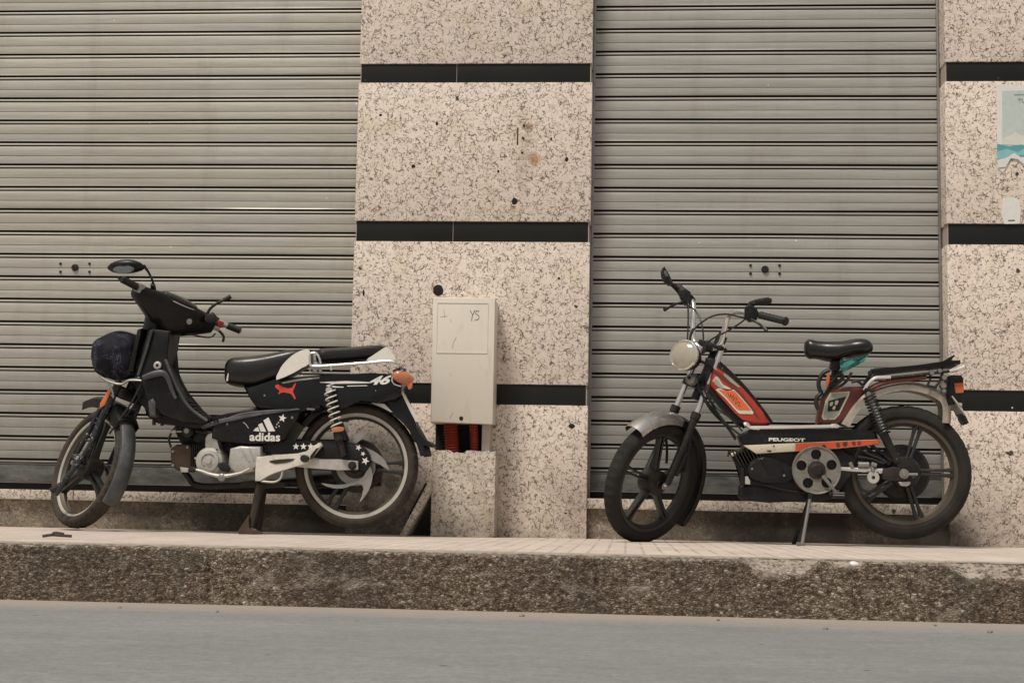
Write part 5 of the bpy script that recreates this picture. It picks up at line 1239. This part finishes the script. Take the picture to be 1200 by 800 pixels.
# teal rag
bm = BM(); n1, n2 = 14, 8; g = []
for i in range(n1):
    r = []
    for j in range(n2):
        u, v = i/(n1-1), j/(n2-1)
        top = z7([(404+u*160, 206-u*30)], .115)[0]; bot = z7([(414+u*122, 276-u*64)], .115)[0]
        p = top+(bot-top)*v; p.y += .012*sin(u*9+v*2)+.006*sin(v*8); r.append(bm.verts.new(p))
    g.append(r)
for i in range(n1-1):
    for j in range(n2-1): bm.faces.new((g[i][j], g[i+1][j], g[i+1][j+1], g[i][j+1]))
bmesh.ops.solidify(bm, geom=bm.faces[:], thickness=.003)
o = obj('rag', bm, 'teal'); center_origin(o); tag(o, 'teal cloth rag tucked under the saddle of the red moped', 'rag')
# rear guard: arc from seat frame over the wheel to the tail lamp
go = [(408, 562), (440, 500), (485, 440), (540, 395), (620, 358), (700, 338), (780, 332), (860, 345), (930, 370), (985, 405), (1010, 450), (1015, 500), (1012, 560)]
bm = BM(); rings = []; 
cpts = spline(z7(go, 0), 4)
for i, p in enumerate(cpts):
    tn = (cpts[min(i+1, len(cpts)-1)]-cpts[max(i-1, 0)]).normalized(); nn = V((tn.z, 0, -tn.x))
    if nn.dot(p-R2) < 0 and i > 6: nn = -nn
    if i <= 6: nn = V((-abs(nn.x), 0, abs(nn.z)))
    pr_ = [(-.052, -.034), (-.050, -.010), (-.038, .004), (0, .010), (.038, .004), (.050, -.010), (.052, -.034), (.049, -.034), (.047, -.012), (.036, .001), (0, .007), (-.036, .001), (-.047, -.012), (-.049, -.034)]
    rings.append([bm.verts.new(p+V((0, q, 0))+nn*h) for q, h in pr_])
for A, B in zip(rings, rings[1:]):
    for k in range(len(A)): bm.faces.new((A[k], A[(k+1) % len(A)], B[(k+1) % len(B)], B[k]))
bm.faces.new(rings[0]); bm.faces.new(rings[-1][::-1])
rg = obj('rear_mudguard', bm, 'creamfender', mq)
# carrier
bm = BM(); sl('carrier_pad', [(585, 252), (600, 244), (700, 240), (850, 226), (980, 212), (1000, 205), (1052, 168), (1056, 176), (1020, 208), (1085, 198), (1088, 218), (1060, 235), (990, 238), (860, 250), (640, 275), (590, 270)], z7, .07, .06, 'plastic', mq, bev=.005)
bm = BM()
tube(bm, z7([(540, 372), (565, 330), (600, 302), (640, 297), (690, 296)], -.075), .0085, 8, 4); obj('carrier_tube', bm, 'chrome', mq); bm = BM()
tube(bm, z7([(540, 372), (565, 330), (600, 302), (640, 297), (690, 296)], .075), .0085, 8, 4)
cr = obj('carrier_tube', bm, 'chrome', mq)
bm = BM()
for s in (1, -1):
    tube(bm, z7([(690, 298), (800, 288), (900, 276), (960, 270), (1020, 262), (1070, 250), (1105, 236)], .075*s), .0065, 8, 3)
    tube(bm, z7([(905, 276), (915, 300), (895, 345)], .07*s), .005, 8, 3); tube(bm, z7([(985, 268), (965, 320), (940, 352)], .07*s), .005, 8, 3); tube(bm, z7([(900, 345), (950, 355)], .07*s), .005, 8)
for q in ((905, 276), (985, 268), (1105, 236)): tube(bm, [z7([q], .075)[0], z7([q], -.075)[0]], .005, 8)
tube(bm, z7([(1030, 262), (1075, 250), (1106, 234)], .08), .008, 8, 3)
obj('carrier_frame', bm, 'frame', cr)
bm = BM(); tube(bm, z7([(1020, 262), (1070, 250), (1106, 235)], .09), .0085, 8, 3); obj('carrier_tip', bm, 'chrome', cr)
bm = BM(); tube(bm, z7([(560, 372), (620, 340), (700, 318), (800, 305), (890, 292)], .06), .012, 8, 4); obj('carrier_stay', bm, 'darkred', cr)
bm = BM(); tube(bm, z7([(540, 345), (560, 310), (590, 290)], .05), .009, 8, 3); tube(bm, z7([(470, 325), (505, 320), (535, 345)], .05), .006, 8, 3); tube(bm, z7([(585, 252), (560, 300), (530, 345)], .06), .005, 8, 3); obj('carrier_strap', bm, 'cable', cr)
for q, r in (((920, 272), .012), ((965, 262), .010), ((990, 300), .012), ((985, 345), .014), ((988, 375), .010)):
    bm = BM(); c = z7([q], .08)[0]; lathe(bm, [(0, .012), (r*.8, .012), (r, .006), (r, -.02), (0, -.02)], c, AX, 10); obj('bracket_bolt', bm, 'steel', cr)
# tail lamp and flap
tl2 = sl('tail_lamp', [(1016, 290), (1030, 284), (1088, 284), (1100, 300), (1104, 385), (1095, 440), (1000, 460), (1012, 400)], z7, .05, .05, 'plastic', mq, bev=.006)
sl('lamp_lens', [(1046, 330), (1098, 328), (1101, 384), (1056, 386)], z7, .053, .054, 'lensorange', tl2, bev=.003)
bm = BM(); slab(bm, z7([(1046, 330), (1098, 328), (1099, 346), (1050, 348)], .056), Y1-.058, Y1-.050, bev=.002); obj('lamp_lens_top', bm, 'lensred', tl2)
bm = BM(); slab(bm, z7([(1030, 404), (1036, 402), (1085, 462), (1110, 510), (1102, 512), (1070, 462)], .06), Y1-.07, Y1+.07, bev=.001); slab(bm, z7([(1070, 440), (1088, 445), (1088, 460), (1074, 458)], .06), Y1-.075, Y1-.06, bev=.002); pt = obj('number_plate', bm, 'alu', tl2)
bm = BM(); slab(bm, z7([(1092, 490), (1110, 505), (1132, 550), (1122, 560), (1100, 530)], .06), Y1-.055, Y1+.055, bev=.003); obj('plate_flap', bm, 'cable', tl2)
# rear shocks
for s in (1, -1):
    Yq = Y1-s*.095; f = lambda q: (z7([q], .095*s)[0])
    A, B = f((568, 400)), f((655, 615)); bm = BM(); helix(bm, A, B, .025, .0040, 13, k=14); sk = obj('shock_spring', bm, 'cable', mq)
    bm = BM(); cyl(bm, A+(A-B).normalized()*.015, B, .014); obj('damper_rod', bm, 'steel', sk)
    B2 = z8([(755, 185)], .095*s)[0]; C2 = z8([(820, 318)], .095*s)[0]
    bm = BM(); cyl(bm, B2+(B2-C2)*.12, C2, .020, r2=.016); cyl(bm, C2, C2+(C2-B2)*.25, .012); obj('damper_body', bm, 'frame', sk)
    bm = BM(); lathe(bm, [(0, .012), (.013, .012), (.015, 0), (.013, -.012), (0, -.012)], A+(A-B).normalized()*.02, AX, 12); obj('shock_eye', bm, 'frame', sk)
# swingarm, axle, brake parts
for s in (1, -1):
    bm = BM(); tube(bm, z8([(560, 344), (620, 348), (700, 352), (760, 356), (850, 360)], .085*s), [.008, .010, .010, .013, .014], 10); sw2 = obj('swingarm', bm, 'chrome' if s == 1 else 'frame', mq)
bm = BM(); cyl(bm, z8([(850, 368)], .125)[0], z8([(850, 368)], .06)[0], .020); cyl(bm, *z8([(845, 370), (912, 370)], .11), .006); cyl(bm, z8([(850, 368)], .14)[0], z8([(850, 368)], .12)[0], .010); ax2 = obj('axle', bm, 'steel', mq)
sl('axle_bracket', [(752, 345), (800, 335), (840, 340), (868, 350), (868, 400), (845, 395), (800, 402), (752, 392)], z8, .1, .012, 'engine', ax2, bev=.004, yc=.095)
sl('chain_adjuster', [(822, 404), (876, 402), (876, 414), (862, 424), (834, 422)], z8, .1, .010, 'alu', ax2, bev=.003, yc=.1)
bm = BM(); c = z8([(710, 384)], .1)[0]; c.y = Y1-.1; lathe(bm, [(.008, .004), (.024, .004), (.026, 0), (.024, -.006), (.008, -.006)], c, AX, 20, closed=True); bmk = obj('brake_arm', bm, 'alu', ax2)
bm = BM(); cyl(bm, *z8([(708, 360), (708, 340)], .1), .008); cyl(bm, *z8([(640, 326), (690, 326)], .09), .012); cyl(bm, *z8([(604, 316), (616, 340)], .09), .009); cyl(bm, *z8([(700, 322), (725, 330)], .095), .010); obj('brake_linkage', bm, 'steel', ax2)
bm = BM(); tube(bm, z8([(640, 290), (700, 300), (760, 322)], .08), .005, 8, 3); tube(bm, z8([(660, 262), (700, 282), (745, 300)], .08), .005, 8, 3); tube(bm, z8([(700, 322), (640, 360), (570, 345)], .07), .004, 8, 3); tube(bm, z8([(640, 400), (660, 440), (720, 446), (780, 410)], .07), .006, 8, 4); obj('rear_cable', bm, 'cable', mq)
sl('chain_guard', [(560, 265), (640, 262), (700, 270), (760, 262), (860, 262), (900, 300), (880, 330), (760, 330), (700, 320), (620, 300), (560, 300)], z8, -.04, .010, 'frame', mq, bev=.003, yc=-.05)
sl('gusset', [(568, 255), (600, 248), (640, 240), (640, 262), (600, 300), (590, 400), (560, 440), (555, 330)], z8, .045, .03, 'frame', mq, bev=.006)
# props
bm = BM(); cyl(bm, z8([(424, 470)], .10)[0], V((P(939.5, 637, Y1-.13).x, Y1-.13, .0)), .0075); tube(bm, [V((P(939.5, 637, Y1-.13).x-.02, Y1-.14, .008)), V((P(939.5, 637, Y1-.13).x+.012, Y1-.12, .008))], .008, 8); st2 = obj('stand_leg', bm, 'steel', mq)
bm = BM(); cyl(bm, z8([(424, 470)], -.08)[0], V((P(938, 637, Y1-.13).x, Y1+.13, .0)), .009); obj('stand_leg', bm, 'frame', mq)
bm = BM(); cyl(bm, z8([(424, 470)], .11)[0], z8([(424, 470)], -.10)[0], .012); obj('stand_pivot', bm, 'frame', mq)

# ---- steered front of the right moped (turned to the street)
A0, sa_, sf_, sl_ = steer(P(769, 566, Y1), P(834, 408, Y1), rad(50))
W2 = Q(0, .03, 0)
fw2 = wheel('front_wheel', mq, W2, sa_, sf_, sl_, .272, .068, .216, 'tyre', 'spoke', 'spoke', 5, paired=.16, hubr=.05, edge=.012, phase=.3, spw=.015)
bm = BM(); lathe(bm, [(0, .050), (.016, .050), (.020, .042), (.052, .040), (.056, .03), (.056, -.03), (.045, -.045), (0, -.05)], W2, sl_, 32); obj('hub', bm, 'engine', fw2)
for s in (1, -1):
    bm = BM(); tube(bm, [Q(.66, 0, .052*s), Q(.50, 0, .056*s), Q(.30, 0, .060*s)], .0125, 12, 2); fk = obj('fork_leg', bm, 'chrome', mq)
    bm = BM(); tube(bm, [Q(.33, 0, .060*s), Q(.325, 0, .060*s), Q(.28, 0, .060*s), Q(.02, .01, .064*s), Q(-.01, .03, .066*s)], [.0165, .018, .0165, .0165, .013], 12); obj('fork_slider', bm, 'frame', fk)
    bm = BM(); cyl(bm, Q(.345, 0, .060*s), Q(.315, 0, .060*s), .021); obj('dust_seal', bm, 'engine', fk)
    bm = BM(); cyl(bm, Q(.475, 0, .056*s), Q(.445, 0, .057*s), .019); obj('fork_clamp', bm, 'darkred', fk)
    bm = BM(); c = W2+sl_*.072*s; lathe(bm, [(0, .014), (.009, .014), (.011, .004), (.016, .003), (.016, 0), (0, 0)], c, sl_*s, 8); obj('axle_nut', bm, 'steel', fk)
bm = BM(); box(bm, Q(.46, 0, 0), (.045, .13, .035), Matrix((sf_, sl_, sa_)).transposed(), bev=.010); box(bm, Q(.64, 0, 0), (.05, .13, .022), Matrix((sf_, sl_, sa_)).transposed(), bev=.007); cyl(bm, Q(.40, -.035, 0), Q(.70, -.035, 0), .024); obj('fork_crown', bm, 'frame', mq)
bm = BM(); c = Q(.47, .045, .0); lathe(bm, [(0, .022), (.016, .020), (.026, .010), (.028, -.010), (0, -.012)], c, sf_, 20); hn = obj('horn', bm, 'steel', mq)
bm = BM(); lathe(bm, [(0, .024), (.008, .024), (.008, .018), (0, .018)], c, sf_, 12); obj('horn_centre', bm, 'engine', hn)
# mudguard: chrome at the front, dark behind
bm = BM(); fender(bm, W2, sa_, sf_, sl_, lambda t: .293+.008*max(0, t-.3), .05, .98, .050, lip=.028, crown=.016); fg2 = obj('front_mudguard', bm, 'wornchrome', mq)
bm = BM(); fender(bm, W2, sa_, sf_, sl_, .298, -2.0, .05, .050, lip=.030, crown=.010); obj('mudguard_rear', bm, 'plastic', fg2)
bm = BM()
for s in (1, -1): tube(bm, [Q(.24, 0, .075*s), Q(.16, -.05, .060*s), Q(.10, -.08, .055*s)], .006, 8, 3)
obj('mudguard_stay', bm, 'frame', fg2)
bm = BM(); cyl(bm, Q(.17, -.02, .07), Q(.06, -.015, .07), .010); obj('brake_anchor', bm, 'frame', fk)
# headlamp
hc = P(801.5, 416, Y1-.11); hd = (sf_*.97-sa_*.10+V((.10, -.12, 0))).normalized(); rr_ = .0625
bm = BM(); lathe(bm, [(rr_, 0), (rr_*1.04, -.006), (rr_*1.0, -.03), (rr_*.80, -.065), (rr_*.45, -.088), (0, -.094)], hc, hd, 36); hl = obj('headlamp', bm, 'frame', mq)
bm = BM(); lathe(bm, [(rr_*.93, .004), (rr_*.99, .009), (rr_*1.07, .005), (rr_*1.08, -.006), (rr_*1.0, -.010), (rr_*.93, -.004)], hc, hd, 40, closed=True); obj('headlamp_bezel', bm, 'chrome', hl)
bm = BM(); lathe(bm, [(0, .020), (rr_*.3, .0185), (rr_*.6, .0145), (rr_*.85, .008), (rr_*.95, .003), (rr_*.95, -.004), (0, -.004)], hc, hd, 36); obj('headlamp_lens', bm, 'headlens', hl)
bm = BM(); cyl(bm, hc-hd*.04+sa_*.06, hc-hd*.04+sa_*.075, .006); obj('lamp_screw', bm, 'chrome', hl)
bm = BM(); tube(bm, [hc-hd*.05+sl_*.06, Q(.55, .03, .060), Q(.52, 0, .058)], .007, 8, 3); tube(bm, [hc-hd*.05-sl_*.06, Q(.55, .03, -.060), Q(.52, 0, -.058)], .007, 8, 3); obj('headlamp_bracket', bm, 'frame', hl)
# handlebar
YB_ = lambda d: Y1-d
near = [P(834, 409, Y1-.02), P(839, 408, Y1-.03), P(845, 401, Y1-.045), P(849, 386, Y1-.06), P(853, 372, Y1-.08), P(860, 366, Y1-.12), P(872, 365.5, Y1-.17), P(890, 369, Y1-.22), P(921, 376.5, Y1-.30)]
far = [P(834, 409, Y1+.0), P(826, 408, Y1+.02), P(817, 405, Y1+.04), P(812.5, 396, Y1+.06), P(812, 380, Y1+.08), P(813, 362, Y1+.10), P(811, 352, Y1+.13), P(806, 347, Y1+.17), P(799, 340, Y1+.24)]
bm = BM(); tube(bm, near[:-1], .0115, 12, 4); hbn = obj('handlebar', bm, 'chrome', mq)
bm = BM(); tube(bm, far, .0115, 12, 4); obj('handlebar_far', bm, 'chrome', hbn)
bm = BM(); d = near[-1]-near[-2]; tube(bm, [near[-2]+d*(.02+.98*k/14) for k in range(15)], [.0165 if k % 2 else .0150 for k in range(14)]+[.0175], 14); gp = obj('grip', bm, 'cable', hbn)
bm = BM(); lathe(bm, [(0, .008), (.014, .006), (.019, 0), (.019, -.006), (0, -.006)], near[-1], d.normalized(), 14); obj('grip_end', bm, 'frame', gp)
bm = BM(); d2 = (far[-1]-far[-3]).normalized(); tube(bm, [far[-3], far[-1]+d2*.05], .0165, 12); obj('grip', bm, 'cable', hbn)
bm = BM(); slab(bm, px([(872.5, 360), (879, 357), (886, 362), (889, 368), (886, 376), (878, 377.5), (872, 373)], Y1-.20), Y1-.23, Y1-.18, bev=.006, seg=3); cn = obj('control_clamp', bm, 'plastic', hbn)
bm = BM(); st_ = [(875, 361, 2.6), (878, 356.5, 3.2), (885, 354.5, 3.6), (893, 353.2, 4.0), (900, 352.4, 4.0), (904, 352.6, 2.4)]
loft(bm, [(P(x, y, Y1-.21), V((0, .020, 0)), V((0, 0, r/265))) for x, y, r in st_], 12, 2.6); obj('switch_pod', bm, 'frame', cn)
bm = BM(); tube(bm, [P(879, 374, Y1-.22), P(886, 377, Y1-.25), P(893, 382, Y1-.26), P(898.5, 387.5, Y1-.27)], [.007, .006, .0055, .008], 8, 3); obj('brake_lever', bm, 'cable', hbn)
bm = BM(); tube(bm, [P(806, 350, Y1+.14), P(799, 354, Y1+.10), P(790, 357, Y1+.08), P(782.5, 361, Y1+.06), P(778.5, 363, Y1+.05)], [.007, .0055, .006, .0065, .009], 8, 3); obj('brake_lever', bm, 'cable', hbn)
bm = BM(); tube(bm, [P(810, 350, Y1+.12), P(803, 346, Y1+.15), P(797, 342, Y1+.17)], [.015, .021, .016], 10, 3); slab(bm, px([(794, 341), (802, 338), (809, 343), (811, 355), (802, 358), (797, 350)], Y1+.14), Y1+.11, Y1+.16, bev=.007, seg=3); obj('control_clamp', bm, 'frame', hbn)
bm = BM()
ms = [(777.3, 314, 1.0), (777.6, 318, 3.2), (779, 322, 4.2), (781, 327, 4.4), (783.5, 331, 4.0), (786, 334, 2.2)]
loft(bm, [(P(x, y, Y1+.05), V((r/265, 0, r/800)), V((-.004, .035, 0))) for x, y, r in ms], 16, 2.3); mr_ = obj('mirror', bm, 'frame', mq)
bm = BM(); tube(bm, [P(784, 330, Y1+.06), P(790, 336, Y1+.10), P(797, 343, Y1+.15)], [.012, .009, .011], 10, 3); obj('mirror_arm', bm, 'frame', mr_)
bm = BM(); loft(bm, [(P(781.2, 324, Y1+.008), V((.0065, 0, .0)), V((0, .002, 0))) , (P(780.2, 320, Y1+.006), V((.008, 0, 0)), V((0, .002, 0))), (P(779.6, 317, Y1+.008), V((.004, 0, 0)), V((0, .002, 0)))], 12, 2.); obj('mirror_glass', bm, 'glass', mr_)
# stem and cables
bm = BM(); cyl(bm, Q(.64, -.03, 0), Q(.715, -.03, 0), .016); box(bm, P(832, 407, Y1-.01), (.05, .05, .035), bev=.010); obj('handlebar_stem', bm, 'frame', mq)
def cable(pts, r=.0038): bm = BM(); tube(bm, [P(x, y, Y1-d) for x, y, d in pts], r, 7, 5); return obj('control_cable', bm, 'cable', mq)
cable([(877, 373, .2), (866, 371, .2), (852, 368, .17), (836, 370, .12), (822, 378, .1), (812, 388, .08), (808, 400, .07)])
cable([(877, 370, .2), (868, 378, .2), (852, 388, .15), (838, 395, .12), (829, 402, .09), (825, 414, .08)])
cable([(806, 352, -.1), (806.5, 375, -.05), (805.5, 398, .02)])
cable([(803, 357, -.1), (813, 362, 0), (822, 378, .05), (824.5, 400, .07), (823, 415, .07)])
cable([(812, 385, -.05), (809, 392, 0), (808, 402, .05)])
cable([(820, 455, .06), (828, 470, .06), (845, 490, .06), (862, 512, .06)], .0045)
cable([(823, 452, .07), (834, 473, .07), (850, 495, .07), (868, 510, .07)], .0045)
cable([(821, 458, .05), (833, 480, .05), (852, 500, .05), (862, 515, .05)], .006)
cable([(826, 458, .07), (840, 478, .08), (856, 490, .08), (870, 505, .07)], .0035)
cable([(819, 440, .06), (818, 452, .06), (824, 465, .06), (838, 482, .06)], .0035)

# ================================================================== LIGHT
SUN_EL, SUN_AZ = rad(60), rad(-30)       # high, from the left and in front of the facade
w = bpy.data.worlds.new('World'); S.world = w; w.use_nodes = True
nt = w.node_tree; bg = nt.nodes['Background']
sky = nt.nodes.new('ShaderNodeTexSky'); sky.sky_type = 'NISHITA'; sky.sun_disc = False
sky.sun_elevation = SUN_EL; sky.sun_rotation = pi+SUN_AZ*-1; sky.air_density = .8; sky.dust_density = 4.0; sky.ozone_density = .6; sky.altitude = 100
mx = nt.nodes.new('ShaderNodeMix'); mx.data_type = 'RGBA'; mx.inputs[0].default_value = .62
nt.links.new(sky.outputs[0], mx.inputs[6]); mx.inputs[7].default_value = (7.3, 7.0, 6.5, 1)   # haze and cloud cover
nt.links.new(mx.outputs[2], bg.inputs[0]); bg.inputs[1].default_value = .078
sd_ = bpy.data.lights.new('sun', 'SUN'); sd_.energy = 2.9; sd_.angle = rad(15); sd_.color = (1., .94, .85)
so = bpy.data.objects.new('sun', sd_); C.objects.link(so)
dirv = V((sin(SUN_AZ)*cos(SUN_EL), -cos(SUN_AZ)*cos(SUN_EL), sin(SUN_EL)))   # towards the sun
so.rotation_euler = dirv.to_track_quat('Z', 'Y').to_euler(); so.location = dirv*10
S.view_settings.view_transform = 'Standard'; S.view_settings.look = 'None'; S.view_settings.exposure = 0; S.view_settings.gamma = 1
S.cycles.use_denoising = True
